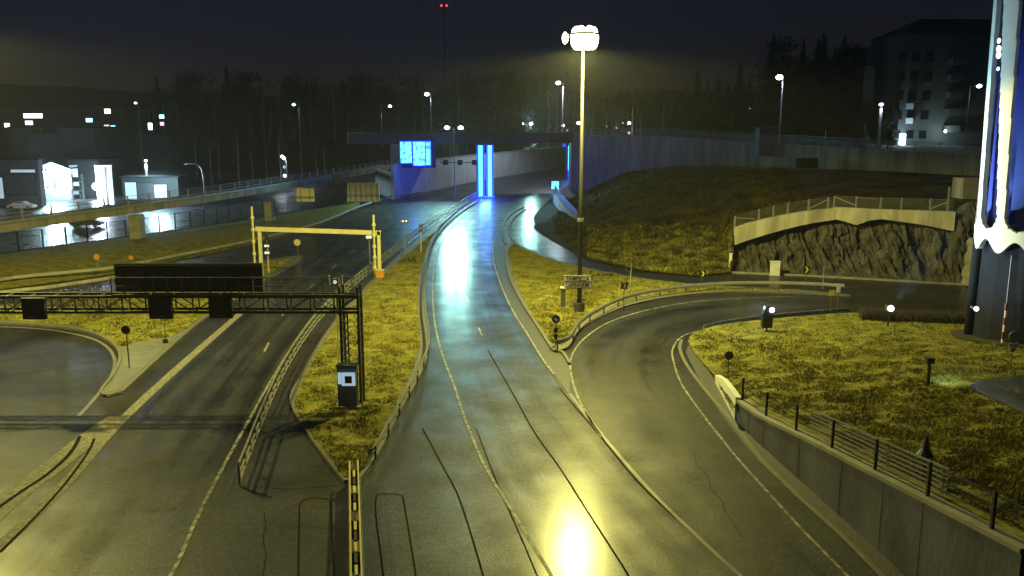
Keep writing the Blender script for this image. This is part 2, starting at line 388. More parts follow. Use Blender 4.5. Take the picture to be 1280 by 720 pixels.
def rock_face():
    base = [P(905,340,0), P(1000,344.5,0), P(1100,350,0), P(1215,356.5,0), P(1330,363,0)]
    topc = [(905,336,90),(919,305,89.6),(935,298,90),(960,291,90),(1000,281,90),(1035,271,89.4),(1060,275,88.6),(1070,281,88),(1082,274,88),(1110,269,87),(1150,277,85.6),(1190,285,84),(1196,262,84),(1215,252,83),(1330,250,79)]
    def top_at(px):
        for a, c in zip(topc, topc[1:]):
            if a[0] <= px <= c[0]:
                t = (px - a[0]) / (c[0] - a[0]); return [a[k] + (c[k] - a[k]) * t for k in (1, 2)]
        return topc[-1][1:]
    m = MB(); NX, NZ = 420, 46
    for i in range(NX + 1):
        px = 905 + 425 * i / NX; ty, tD = top_at(px); by = 340 + (px - 905) * (363 - 340) / 425
        a = P(px, by, 0); c = PD(px, ty, tD)
        for j in range(NZ + 1):
            t = j / NZ; q = a.lerp(c, t)
            x = q.x
            f = mn.noise(Vector((x*.9 + .5*mn.noise(Vector((x*.5, q.z*.5, 0))), q.z*.16, 2)))
            g_ = mn.noise(Vector((x*2.4, q.z*.5, 7))); h_ = mn.noise(Vector((x*.3, q.z*.3, 4)))
            d = (abs(f) * 1.7 + abs(g_) * .8 + h_ * .8) * 1.4*min(1, t * 5, (1 - t) * 5 + .1)
            d += .5 * (math.floor(6 * mn.noise(Vector((x*.35, q.z*.8, 9)))) / 6)*min(1, t*5, (1-t)*5)
            d += (.55*abs(mn.noise(Vector((x*4.5, q.z*1.1, 3)))) + .35*mn.noise(Vector((x*2.2+q.z*.6, q.z*2.2, 8)))) * min(1, t*5, (1-t)*5)
            m.v.append(q + Vector((0, .35 + d - .4 * min(1, t*5, (1-t)*5), 0)))
    m.f = [(i*(NZ+1)+j, (i+1)*(NZ+1)+j, (i+1)*(NZ+1)+j+1, i*(NZ+1)+j+1) for i in range(NX) for j in range(NZ)]
    return m
rock_face().build('rock_cutting', 'rock', kind='structure')

# plateau behind the approach wall --------------------------------------------------------------
W0 = [PD(716,170,186), PD(780,171,172), PD(850,173,158), PD(930,179,144), PD(1000,183,134), PD(1100,189,121), PD(1220,196,111), PD(1400,205,98), PD(1700,215,86)]
plat = W0 + [Vector((260, 90, 10.4)), Vector((500, 500, 11)), Vector((60, 560, 11.5)), Vector((36, 300, 11.6)), Vector((16, 200, 11.4))]
pb = MB(); zavg = lambda q: q.z - 1.0
front = [Vector((q.x, q.y + .25, q.z - 1.0)) for q in W0]
back = [Vector((14 + i * 60, 430 - i*12, 11.0)) for i in range(len(W0))]
pb.add(front + back, [(i, i+1, len(W0)+i+1, len(W0)+i) for i in range(len(W0)-1)])
pb.build('plateau', 'dirt', kind='structure'); to_ground(pb)

# left: bank behind the light bridge, wet yard ------------------------------------------------------
yard = [P(-500,372), P(0,316), P(120,300), P(240,284), P(335,270), P(420,256), P(450,232), P(380,224), P(-600,224)]
slab('yard', yard, .0, 'track', .03); to_ground(MB().add(yard, [tuple(range(len(yard)))]))
b = MB(); near = [P(-400,405,0), P(-100,375,0), P(0,362,0), P(145,342,0), P(215,327,0), P(320,305,0), P(400,283,0), P(450,259,0)]
far = [P(-500,374,0), P(-120,332,0), P(0,318,0), P(120,302,0), P(240,286,0), P(335,272,0), P(410,259,0), P(450,257,0)]
near, far = smooth(near, 5), smooth(far, 5); NVb = 8
for a, c in zip(near, far):
    for j in range(NVb + 1):
        t = j / NVb; q = a.lerp(c, t); q.z = .02 + .9 * math.sin(math.pi * min(1, t * 1.0)) ** 1 + .1 * mn.noise(q * .4) * (0 < j < NVb); b.v.append(q)
b.f = [(i*(NVb+1)+j, (i+1)*(NVb+1)+j, (i+1)*(NVb+1)+j+1, i*(NVb+1)+j+1) for i in range(len(near)-1) for j in range(NVb)]
b.build('grass_verge', 'grass', smooth=True, kind='structure'); to_ground(b)
# far embankment carrying the overpass on its left side
b = MB(); lo_ = [P(520,212,.0) , P(440,215,0), P(360,217,0), P(250,215,0), P(60,212,0)]
hi_ = [PD(520,176,300), PD(450,174,305), PD(370,177,310), PD(250,186,320), PD(60,188,350)]
lo_, hi_ = smooth(lo_, 6), smooth(hi_, 6)
for a, c in zip(lo_, hi_):
    for j in range(13):
        t = j / 12; q = a.lerp(c, t); q.z += (.5 * mn.noise(q * .08)) * math.sin(math.pi*t); b.v.append(q)
b.f = [(i*13+j, (i+1)*13+j, (i+1)*13+j+1, i*13+j+1) for i in range(len(lo_)-1) for j in range(12)]
b.build('embankment', 'dark_grass', smooth=True, kind='structure'); to_ground(b)

BVH = BVHTree.FromPolygons([tuple(v) for v in GROUND_V], GROUND_F)
def gz(x, y):
    h = BVH.ray_cast(Vector((x, y, 60)), Vector((0, 0, -1))); return h[0].z if h[0] else 0.
def G(px, py):
    h = BVH.ray_cast(Vector((0, 0, CAMH)), ray(px, py).normalized()); return h[0].copy() if h[0] else P(px, py)
def drop(q): return Vector((q.x, q.y, gz(q.x, q.y)))

# ------------------------------------------------------------ road markings, seams, tracks (one sheet each)
def flat_line(name, px, width, z, m, n=5, dash=None):
    pts = line(px, z + .005, n); mb = MB()
    if dash:
        pts = resample(pts, .5); on, per = dash; i = 0; k_on, k_per = int(on/.5), int(per/.5)
        while i + k_on < len(pts):
            mb.sweep(pts[i:i+k_on+1], [(-width/2, 0), (width/2, 0)], close=False); i += k_per
    else: mb.sweep(pts, [(-width/2, 0), (width/2, 0)], close=False)
    return mb.build(name, m, kind='structure')
rm = 'road_marking'
flat_line(rm, [(597,257),(578,272),(562,289),(550,308),(543,332),(541,362),(543,400),(552,440),(567,480),(580,520),(605,580),(640,638),(690,720),(720,770)], .13, .010, 'paint')
flat_line(rm, [(616,300),(617,325),(626,355),(641,388),(658,415),(678,448),(692,467)], .15, .022, 'paint')
flat_line(rm, [(700,486),(750,545),(800,605),(870,670),(925,720),(980,775)], .08, .010, 'seam')
flat_line(rm, [(712,492),(758,550),(812,612),(880,678),(935,728)], .16, .011, 'paving')
flat_line(rm, [(572,318),(571,345),(583,370),(596,404),(612,440)], .13, .011, 'paint', dash=(2.5, 12))
flat_line(rm, [(150,812),(213,720),(245,650),(272,596),(300,545),(345,465),(372,424),(400,388),(448,345),(485,314),(520,287),(545,266)], .15, .012, 'paint')
flat_line(rm, [(330,440),(361,382),(393,355),(422,330),(460,300),(500,275),(540,254)], .13, .011, 'paint', dash=(2.6, 11))
flat_line(rm, [(1020,396),(960,400),(920,405),(880,412),(852,421),(841,436),(842,452),(852,480),(880,520),(905,552),(930,582),(990,648),(1040,700),(1085,745)], .12, .012, 'paint')
flat_line(rm, [(1000,370),(900,374),(830,383),(770,399),(735,419),(717,440),(713,460),(720,490),(735,520),(752,546)], .12, .011, 'paint')
flat_line(rm, [(-60,410),(0,408.5),(60,412),(108,421),(132,432),(143,448),(141,466),(128,486),(112,505),(98,520)], .22, .012, 'paving')
flat_line(rm, [(-20,700),(40,645),(90,595),(130,548),(170,508),(220,462),(262,425),(300,392)], .55, .009, 'grit_glare')
flat_line(rm, [(-60,690),(10,625),(70,580),(110,548),(150,520)], 1.2, .007, 'grit_glare')  # wide pale band also paints in the lamp's reflection on the wet road
flat_line('kerb', [(852,424),(850,436),(858,455),(880,485),(920,532),(950,572),(1000,622),(1050,667),(1105,722),(1150,765)], .22, .02, 'kerb')
sm = 'asphalt_seam'
flat_line(sm, [(610,438),(640,490),(668,540),(700,585),(735,640),(780,710),(810,760)], .07, .0115, 'seam')
flat_line(sm, [(528,535),(552,580),(575,625),(605,722)], .06, .008, 'seam')
flat_line(sm, [(595,535),(620,600),(655,680),(680,740)], .05, .008, 'seam')
flat_line(sm, [(417,720),(414,640),(412,624)], .05, .012, 'seam'); flat_line(sm, [(373,720),(374,650),(376,628),(392,622),(410,624)], .05, .012, 'seam')
flat_line(sm, [(484,760),(477,700),(470,645),(471,620),(486,617),(503,619)], .05, .009, 'seam'); flat_line(sm, [(503,619),(508,645),(520,720)], .05, .0095, 'seam')
flat_line(sm, [(0,452),(80,438),(150,432)], .06, .008, 'seam'); flat_line(sm, [(0,472),(60,462),(120,452)], .06, .008, 'seam'); flat_line(sm, [(0,540),(60,534)], .05, .008, 'seam')
flat_line(sm, [(-10,640),(30,612),(60,592),(88,566),(100,545)], .18, .012, 'seam'); flat_line(sm, [(0,690),(50,640),(85,600),(110,565),(118,548)], .12, .013, 'seam')
flat_line(sm, [(300,608),(340,622)], .08, .012, 'seam')
flat_line(sm, [(700,655),(745,625),(640,560)], .0001, .001, 'seam')
def carriageway(lpx, rpx, m):
    L_, R_ = line(lpx, .005, 6), line(rpx, .005, 6); n = 80; mb = MB(); uv = []
    for i in range(n + 1):
        a, c = at_frac(L_, i/n), at_frac(R_, i/n)
        for k in range(5): mb.v.append(a.lerp(c, k/4)); uv.append((k/4, i*((L_[-1]-L_[0]).length)/n))
    mb.f = [(i*5+k, i*5+k+1, i*5+5+k+1, i*5+5+k) for i in range(n) for k in range(4)]
    o = mb.build('road', m, kind='structure'); ul = o.data.uv_layers.new(name='lane')
    for lp in o.data.loops: ul.data[lp.index].uv = uv[lp.vertex_index]
def lane_material(lanes):
    m = M['asphalt'].copy(); N, L = nodes(m); b = N['Principled BSDF']
    un = N.new('ShaderNodeUVMap'); un.uv_map = 'lane'; mp = N.new('ShaderNodeMapping'); mp.inputs['Scale'].default_value = (7.0*lanes, .05, 1); L.new(un.outputs[0], mp.inputs[0])
    nz = N.new('ShaderNodeTexNoise'); nz.inputs['Scale'].default_value = 1; nz.inputs['Detail'].default_value = 7; nz.inputs['Roughness'].default_value = .7; L.new(mp.outputs[0], nz.inputs['Vector'])
    sx = N.new('ShaderNodeSeparateXYZ'); L.new(un.outputs[0], sx.inputs[0])
    ml = N.new('ShaderNodeMath'); ml.operation = 'MULTIPLY'; ml.inputs[1].default_value = lanes*2*2*math.pi; L.new(sx.outputs['X'], ml.inputs[0])
    cs = N.new('ShaderNodeMath'); cs.operation = 'COSINE'; L.new(ml.outputs[0], cs.inputs[0])
    ad = N.new('ShaderNodeMath'); ad.operation = 'MULTIPLY_ADD'; ad.inputs[1].default_value = .10; L.new(cs.outputs[0], ad.inputs[0]); L.new(nz.outputs['Fac'], ad.inputs[2])
    mr = N.new('ShaderNodeMapRange'); mr.inputs[1].default_value = .3; mr.inputs[2].default_value = .7; mr.inputs[3].default_value = .35; mr.inputs[4].default_value = 1.6; L.new(ad.outputs[0], mr.inputs[0])
    src = b.inputs['Base Color'].links[0].from_socket
    mx = N.new('ShaderNodeMix'); mx.data_type = 'RGBA'; mx.blend_type = 'MULTIPLY'; mx.inputs[0].default_value = 1; L.new(src, mx.inputs[6]); L.new(mr.outputs[0], mx.inputs[7]); L.new(mx.outputs[2], b.inputs['Base Color'])
    rs = b.inputs['Roughness'].links[0].from_socket; m2 = N.new('ShaderNodeMapRange'); m2.inputs[1].default_value = .3; m2.inputs[2].default_value = .7; m2.inputs[3].default_value = -.07; m2.inputs[4].default_value = .09; L.new(ad.outputs[0], m2.inputs[0])
    a2 = N.new('ShaderNodeMath'); a2.operation = 'ADD'; L.new(rs, a2.inputs[0]); L.new(m2.outputs[0], a2.inputs[1]); L.new(a2.outputs[0], b.inputs['Roughness'])
    return m
LM = lane_material(2); LM1 = lane_material(1)
carriageway([(597,257),(578,272),(562,289),(550,308),(543,332),(541,362),(543,400),(552,440),(567,480),(580,520),(605,580),(640,638),(690,720),(760,830)],
            [(640,262),(626,275),(618,298),(618,320),(624,350),(641,388),(658,415),(678,448),(700,486),(750,545),(800,605),(870,670),(925,720),(1060,850)], LM)
carriageway([(520,250),(470,268),(420,290),(385,318),(345,350),(300,392),(262,425),(220,462),(170,508),(130,548),(90,595),(40,645),(-40,720),(-160,830)],
            [(575,246),(545,266),(520,287),(485,314),(448,345),(400,388),(372,424),(345,465),(300,545),(272,596),(245,650),(213,720),(140,850)], LM)
carriageway([(1100,370),(1000,370),(900,374),(830,383),(770,399),(735,419),(717,440),(713,460),(720,490),(735,520),(752,546),(812,612),(880,678),(935,728),(1080,850)],
            [(1100,392),(1020,396),(960,400),(920,405),(880,412),(852,421),(841,436),(842,452),(852,480),(880,520),(905,552),(930,582),(990,648),(1040,700),(1200,850)], LM1)
rk = random.Random(12)
for (px, py, dx, dy, n) in ((330,640,.1,1,10),(860,560,.6,1,14),(40,500,1,.1,9),(520,560,1,.05,6),(180,640,1,-.05,6),(380,660,1,.05,5)):
    pts = []; x, y = px, py
    for k in range(n): pts.append((x, y)); x += dx*9+rk.uniform(-4,4); y += dy*9+rk.uniform(-3,3)
    flat_line(sm, pts, rk.uniform(.02,.035), .0085+rk.random()*.002, 'seam', n=2)
# ------------------------------------------------------------ kerbs
def kerb_strip(px, w_=.18, h=.16, z=0, m='kerb'):
    return MB().sweep(line(px, z, 5), [(-w_/2, 0), (w_/2, 0), (w_/2, h), (-w_/2, h)]).build('kerb', m, kind='structure')
kerb_strip([(905,341),(1000,345),(1100,350.5),(1215,357),(1400,368)], .3, .16, m='concrete')
kerb_strip([(712,456),(704,443),(697,440),(690,437),(672,409),(651,376),(635,341),(632,308)])
kerb_strip([(633,306),(629,292),(631,278),(640,267),(655,259)], .35, .16); kerb_strip([(648,308),(638,296),(636,283),(644,271),(657,262)], .35, .16)
slab('divider_island', line([(634,305),(630,292),(632,279),(641,268),(656,259.5)], .12, 4) + line([(657,261),(645,270),(637,283),(639,296),(647,307)], .12, 4), .10, 'paving', .12)
kerb_strip([(152,491),(135,496),(127,490),(142,470),(150,452),(147,437),(131,424),(107,415),(60,409),(0,405)])

# ------------------------------------------------------------ guard rails / railings
def guard_rail(label, px, group=None, z=0.0, m='galv', off=.0, step=3.0, h=.72, pre=None):
    pts = pre or line(px, z, 5); base = pts[0].copy()
    t = thing('guard_rail', label, 'guard rail', base, group)
    beam = [(-.04, h-.30), (.04, h-.26), (-.02, h-.16), (.05, h-.04), (.02, h), (-.03, h-.03), (-.09, h-.16), (-.10, h-.27)]
    MB().sweep(pts, beam).build('rail', m, t)
    ps = resample(pts, step)[:98]
    p0 = MB().box(ps[0] + Vector((0, 0, h/2 - .05)), (.09, .12, h - .02)).build('post', 'galv_dark', t)
    src = p0; l0 = ps[0]
    for q in ps[1:]:
        c = src.copy(); COL.objects.link(c); c.parent = t; c.location = q - l0
    return t
guard_rail('curved steel guard rail along the left edge of the central wet road', [(604,249),(588,257),(570,270),(552,288),(541,308),(534,335),(531,365),(532,395),(536,420),(536,440),(530,458),(519,482),(503,512),(487,542),(470,573),(462,580)], z=.12)
guard_rail('steel guard rail curving round the outside of the ramp below the tall lamp', [(697,437),(712,431),(725,411),(750,394),(790,377),(850,366.5),(920,361.5),(1000,362),(1055,365)], z=.12)
guard_rail('far steel guard rail along the wet slip road behind the big sign board', [(-200,390),(0,357),(80,348),(145,341),(215,327),(320,305),(400,283),(450,262),(490,249)], z=.05, m='concrete')
guard_rail('near steel guard rail between the slip road and the grass corner', [(-200,402),(0,374),(60,367),(100,361),(145,354)], z=.1, m='concrete')
guard_rail('short bright guard rail beside the black fixture on the ramp bend', [(1060,389),(1000,394),(950,399),(905,405),(880,411)], z=.0, h=.3, m='concrete')

def railing(name, label, pts, h, step, rails, post_w=.07, m='galv', rail_w=.05, group=None, mesh=None, cat='railing', top_m=None):
    t = thing(name, label, cat, pts[0], group)
    for k, rh in enumerate(rails):
        MB().sweep(pts, [(-rail_w/2, rh - rail_w/2), (rail_w/2, rh - rail_w/2), (rail_w/2, rh + rail_w/2), (-rail_w/2, rh + rail_w/2)]).build('rail', top_m if (top_m and k == 0) else m, t)
    ps = resample(pts, step)[:99]
    p0 = MB().box(ps[0] + Vector((0, 0, h/2)), (post_w, post_w, h)).build('post', m, t)
    for q in ps[1:]:
        c = p0.copy(); COL.objects.link(c); c.parent = t; c.location = q - ps[0]
    if mesh:
        MB().sweep(pts, [(0, mesh[0]), (0, mesh[1])], close=False).build('mesh_panel', wire_mat, t)
    return t
def make_wire():
    m = bpy.data.materials.new('wire'); m.use_nodes = True; N, L = nodes(m); b = N['Principled BSDF']
    b.inputs['Base Color'].default_value = (.12, .12, .12, 1); tc = N.new('ShaderNodeTexCoord')
    sx = N.new('ShaderNodeSeparateXYZ'); L.new(tc.outputs['Object'], sx.inputs[0]); fr = []
    for ax in ('X', 'Z'):
        a = N.new('ShaderNodeMath'); a.operation = 'MULTIPLY'; a.inputs[1].default_value = 8; L.new(sx.outputs[ax], a.inputs[0])
        f = N.new('ShaderNodeMath'); f.operation = 'FRACT'; L.new(a.outputs[0], f.inputs[0])
        g_ = N.new('ShaderNodeMath'); g_.operation = 'LESS_THAN'; g_.inputs[1].default_value = .12; L.new(f.outputs[0], g_.inputs[0]); fr.append(g_)
    mx = N.new('ShaderNodeMath'); mx.operation = 'MAXIMUM'; L.new(fr[0].outputs[0], mx.inputs[0]); L.new(fr[1].outputs[0], mx.inputs[1])
    L.new(mx.outputs[0], b.inputs['Alpha']); return m
wire_mat = make_wire()
med = line([(300,606),(312,575),(322,548),(333,520),(346,490),(360,462),(378,432),(400,402),(425,376),(450,353),(480,328),(510,304),(540,281),(570,262),(596,246)], .12, 4)
railing('median_railing', 'long galvanised railing with close posts beside the left carriageway', med, .95, 1.6, (.95, .5, .2), m='galv', post_w=.08, rail_w=.08)

# yellow and black lane divider at the bottom
def divider():
    a, c = P(443,600,0), P(447,770,0); t = thing('lane_divider', 'narrow yellow and black striped lane divider running to the bottom edge', 'barrier', a)
    d = (c - a); L_ = d.length; d.normalize(); u = Vector((-d.y, d.x, 0))
    MB().sweep([a, c], [(-.26, 0), (.26, 0), (.26, .14), (-.26, .14)]).build('base', 'kerb', t)
    n = int(L_ / .8)
    for i in range(n):
        q = a + d * (i * .8 + .4) + Vector((0, 0, .5))
        MB().sweep([q - d * .33, q + d * .33], [(-.05, -.36), (.05, -.36), (.05, .30), (-.05, .30)]).build('panel', 'barrier_yellow' if i % 2 else 'black_metal', t)
    for s_ in (-.17, .17):
        MB().sweep([a + u * s_, c + u * s_], [(-.03, .80), (.03, .80), (.03, .88), (-.03, .88)]).build('top_rail', 'cream_paint', t)
    for k in range(int(L_ / 2.4)):
        q = a + d * (k * 2.4 + .8)
        MB().box(q + Vector((0, 0, .47)), (.42, .06, .66), math.atan2(u.y, u.x)).build('bracket', 'galv_dark', t)
divider()

# ------------------------------------------------------------ retaining wall on the right
def retaining_wall():
    t = thing('retaining_wall', 'long dark concrete retaining wall rising beside the right ramp', 'wall', wb[0])
    base = smooth([Vector((q.x, q.y, 0)) for q in wb], 4); N_ = len(base); m = MB(); cp_ = MB(); vs = []
    for i, q in enumerate(base):
        a = base[max(0, i-1)]; c = base[min(N_-1, i+1)]; d = (c - a).normalized(); u = Vector((-d.y, d.x, 0)); h = wt[i].z
        if u.x < 0: u = -u
        vs.append([q, q + u * .45, q + u * .45 + Vector((0,0,h)), q + Vector((0,0,h))])
        k = len(m.v); m.v += vs[-1]
        cp_.v += [q - u*.06 + Vector((0,0,h)), q + u*.52 + Vector((0,0,h)), q + u*.52 + Vector((0,0,h+.14)), q - u*.06 + Vector((0,0,h+.14))]
        if i:
            for b_ in (m, cp_): b_.f += [(k-4+j, k-4+(j+1)%4, k+(j+1)%4, k+j) for j in range(4)]
    for b_ in (m, cp_): b_.f.append((0,1,2,3))
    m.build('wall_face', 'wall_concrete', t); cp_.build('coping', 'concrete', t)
    for k in range(3, N_ - 2, 4):
        q = base[k]; h = wt[k].z; a = base[k-1]; c = base[k+1]; d = (c-a).normalized()
        MB().box(q + Vector((-.004 if d.x > 0 else 0, -.0, h/2)), (.016, .02, h*.98), math.atan2(d.y, d.x)).build('joint', 'galv_dark', t)
    # fence posts and rails on the coping
    top = []
    for i, q in enumerate(base): top.append(vs[i][2] * .5 + vs[i][3] * .5 + Vector((0,0,.14)))
    return top
wtop = retaining_wall()
f = railing('wall_fence', 'dark post and rail fence standing on top of the right retaining wall', [p + Vector((.0,0,0)) for p in wtop], 1.15, 3.2, (1.05, .72, .40), m='black_metal', post_w=.10, rail_w=.035, cat='fence', mesh=None)
# battens lying against a stretch of the fence
sl = resample(wtop, .5)
tb = thing('slatted_panel', 'pale weathered slatted panel fixed inside the wall fence', 'fence panel', sl[12])
for k in range(6):
    MB().sweep([p + Vector((.35, .1, 0)) for p in sl[14:34]], [(-.02, .12 + k*.17), (.02, .12 + k*.17), (.02, .19 + k*.17), (-.02, .19 + k*.17)]).build('slat', 'galv', tb)
# pale tapered end slab of the wall
a, c = P(897,478,0), P(923,527,0); d = (c - a).normalized()
m = MB(); u = Vector((d.y, -d.x, 0)) * .15
for q, h in ((a, .45), (a.lerp(c,.35), .9), (a.lerp(c,.7), 1.1), (c - d*.25, 1.2)):
    m.v += [q - u, q + u, q + u + Vector((0,0,h)), q - u + Vector((0,0,h))]
for i in range(3): m.f += [(i*4+j, i*4+(j+1)%4, i*4+4+(j+1)%4, i*4+4+j) for j in range(4)]
m.f += [(0,1,2,3), (12,13,14,15)]
tag(m.build('end_slab', 'white_paint'), 'pale tapered concrete slab before the start of the retaining wall', 'wall end')

# ------------------------------------------------------------ tall lamp masts
def mast(base, top, label, group=None, power=50000, cone=170):
    t = thing('lamp_mast', label, 'street lamp', base, group)
    H_ = top - base.z
    MB().tube([base, base + Vector((0,0,.7))], .42, 10).build('base_collar', 'galv_dark', t)
    MB().tube([base + Vector((0,0,.6)), base + Vector((0,0,H_*.4)), base + Vector((0,0,H_))], [.19,.15,.10], 12).build('pole', 'lamp_metal', t, smooth=True)
    MB().tube([base + Vector((0,0,H_*.34)), base + Vector((0,0,H_*.34+.25))], .27, 10).build('collar', 'galv', t)
    MB().tube([base + Vector((-1.3,0,H_)), base + Vector((.5,0,H_+.05))], .07, 8).build('arm', 'lamp_metal', t)
    MB().tube([base + Vector((.1+.6*math.cos(a*.5236), .6*math.sin(a*.5236), H_+.12)) for a in range(13)], .06, 6).build('added_head_ring', 'lamp_metal', t)
    for dx, dy, r in [(.1+.6*math.cos(a*1.0472), .6*math.sin(a*1.0472), .52) for a in range(6)] + [(-1.35, -.1, .26)]:  # six oversized heads added to imitate the lamp's glare, plus the side lamp
        c = base + Vector((dx, dy, H_ + .02))
        hd = MB().ball(c + Vector((0,0,.18)), r, 14, 8, .35).build('lamp_head', 'lamp_metal', t, smooth=True)
        MB().ball(c + Vector((0,-.05,-.12)), r * .86, 14, 8, 1.9).build('lens', 'lamp_yellow', hd, smooth=True)
    lamp('lamp_light', base + Vector((-.2, -1.5, H_ - 1.1)), power, LIGHT_Y, .45, t, spot=cone, aim=tuple(base + Vector((-.2, -2.2, 0))), blend=.12)
    return t
mb_ = G(724,389)
MAST = mast(mb_, ztop(mb_, 46), 'tall lamp mast with blazing yellow lamp on the triangular grass island')
lb = Vector((-34, 54, gz(-34, 54)))
mast(lb, 21.6, 'tall yellow lamp mast standing just beyond the left frame edge', power=44000, cone=170)

# direction sign on the central mast
def text_mesh(txt, size):
    cu = bpy.data.curves.new('lettering', 'FONT'); cu.body = txt; cu.size = size; cu.extrude = .006; cu.align_x = 'LEFT'; cu.offset = size*.02
    o = bpy.data.objects.new('lettering', cu); COL.objects.link(o); bpy.context.view_layer.update()
    me = bpy.data.meshes.new_from_object(o.evaluated_get(bpy.context.evaluated_depsgraph_get())); bpy.data.objects.remove(o); return me
def dir_sign():
    s_ = mpp(mb_); y = mb_.y - .32
    def at(px, py): return PD(px, py, y)
    t = thing('direction_sign', 'two stacked grey direction boards pointing right on the central mast', 'road sign', at(724,360))
    for k, (y0, y1, txt) in enumerate(((344.5,351.8,'TAMPELLA'), (352.6,360,'LAPINNIEMI'))):
        a, c = at(705, y1), at(739, y0); ym = (a.z + c.z)/2
        pl = MB().box(((a.x+c.x)/2, y, ym), (c.x-a.x, .05, c.z-a.z)).build('board', 'sign_white', t)
        m = MB(); tip = at(747,0).x
        vs = [(c.x+.004, y-.025, a.z), (tip, y-.025, ym), (c.x+.004, y-.025, c.z), (c.x+.004, y+.025, a.z), (tip, y+.025, ym), (c.x+.004, y+.025, c.z)]
        m.add(vs, [(0,1,2),(3,5,4),(0,3,4,1),(1,4,5,2),(2,5,3,0)]).build('arrow_tip', 'black_metal', t)
        me = text_mesh(txt, (c.z-a.z)*1.0); me.materials.clear(); me.materials.append(M['black_metal'])
        xs = [v.co.x for v in me.vertices]; sc = (c.x-a.x)*.86/(max(xs)-min(xs))
        o = bpy.data.objects.new('lettering', me); COL.objects.link(o); o.parent = pl
        o.scale = (sc, 1, 1); o.rotation_euler = (R(90),0,0); o.location = Vector((a.x + (c.x-a.x)*.07, y-.035, a.z + (c.z-a.z)*.16)) - t.location
        for q in ((a.x, c.x, c.z-.02), (a.x, c.x, a.z+.02)):
            MB().box(((q[0]+q[1])/2, y-.028, q[2]), (q[1]-q[0], .012, .03)).build('edge_strip', 'black_metal', pl)
    for z_ in (at(0,347).z, at(0,357).z): MB().box((mb_.x, y+.12, z_), (.5,.2,.08)).build('clamp', 'galv_dark', t)
dir_sign()

# ------------------------------------------------------------ cool street lamps
def street_lamp(label, px, py_head, base, heads=((-1),), power=600, m='lamp_cool', pw=.09, arm=1.6, size=.45, light=True, group=None, color=(.72,.86,1), radius=.4, cut=True, throw=None):
    """base: world point of the foot; px/py_head: the head's place in the photo at the foot's distance"""
    zt = ztop(base, py_head); t = thing('street_lamp', label, 'street lamp', base, group)
    MB().tube([base, Vector((base.x, base.y, zt))], [pw*1.25, pw*.8], 8).build('pole', 'galv', t)
    for s_ in heads:
        c = Vector((base.x + s_ * arm, base.y - .1, zt + .1))
        MB().tube([Vector((base.x, base.y, zt-.15)), Vector((base.x+s_*arm*.5, base.y-.1, zt+.1)), c], pw*.6, 6).build('arm', 'galv', t)
        h_ = MB().box(c + Vector((0,0,.12)), (size*2, size, .16)).build('lamp_head', 'galv_dark', t)
        MB().ball(c - Vector((0,0.05,.05)), size, 10, 6, .7).build('lens', m, h_, smooth=True)
        if light: lamp('lamp_light', c - Vector((0,.3,.7)), power, color, radius, t, spot=(throw[1] if throw else 160), aim=(throw[0] if throw else tuple(c - Vector((0,1,12)))), blend=.4)
    return t
CY = (.45, 1, .92)
street_lamp('cool double street lamp standing left of the two blue light tubes', 570, 160, P(568.5,249,0), (-1,1), 15000, arm=1.3, size=.5, color=CY, radius=.7, throw=(tuple(P(575,290)), 125))
far_b = P(658,150.8,0)
def LB(px, D, z=0): q = PD(px, 200, D); return Vector((q.x, D, z))
street_lamp('cool double street lamp beyond the overpass above the far wall', 658, 155, LB(658,338), (-1,1), 300000, arm=1.9, size=.9, pw=.2, color=CY, radius=1.4, throw=(tuple(P(668,262)), 34))
street_lamp('violet single street lamp behind the overpass left of the central mast', 697, 104, LB(703,215,11), (-1,), 26000, arm=1.2, size=.6, pw=.13)
street_lamp('tallest cool street lamp behind the overpass above the blue panels', 536, 118, LB(540,222,9), (-1,), 1500, arm=1.0, size=.6, pw=.14)
street_lamp('dim pole street lamp left of the tallest one behind the overpass', 489, 133, LB(478,235,8), (1,), 1200, arm=2.4, size=.5, pw=.09, m='lamp_violet')
street_lamp('cyan street lamp among the bare trees left of centre', 370, 131, LB(377,240,4), (-1,), 1200, arm=1.4, size=.5, pw=.08, m='lamp_cyan')
street_lamp('small lamp post behind the light bridge near the parked car', 355, 196, LB(358,190,2.5), (-1,), 1200, arm=.8, size=.42, pw=.09)
street_lamp('violet double lamp seen just beside the central mast pole', 728, 154, LB(728,330,8), (-1,1), 0, arm=1.6, size=.85, m='lamp_violet', light=False)
street_lamp('small far double lamp right of the central mast', 780, 154, LB(780,330,9), (-1,1), 0, arm=1.4, size=.8, m='lamp_violet', light=False, pw=.15)
street_lamp('blue white street lamp above the approach wall beside the spruces', 968, 97, LB(973,138,10), (-1,), 1600, arm=.6, size=.55, pw=.11, color=(.6,.7,1))
street_lamp('slim lamp in front of the lit spruce near the apartment block', 1096, 131, LB(1096.5,150,10.3), (-.3,), 900, arm=.4, size=.38, pw=.28, m='lamp_violet')
street_lamp('curved arm lamp beside the apartment balconies', 1215, 108, LB(1204,140,10.2), (1,), 700, arm=1.3, size=.4, pw=.06, m='lamp_cool')
street_lamp('tall dark floodlight mast rising behind the service station', 178, 129, LB(178,215,3), (-.5,), 0, arm=1.0, size=.35, pw=.14, m='lamp_violet', light=False)
tiny = [(687,158.5,330,'pink_light'),(704,157,300,'lamp_violet'),(748,160,320,'lit_dim'),(758,158,330,'lit_dim'),(771,159,330,'pink_light'),(786,166,260,'pink_light'),(845,173,200,'lit_dim'),(937,134,300,'warm_light'),(961,130,300,'warm_light'),(709,163,300,'lit_dim')]
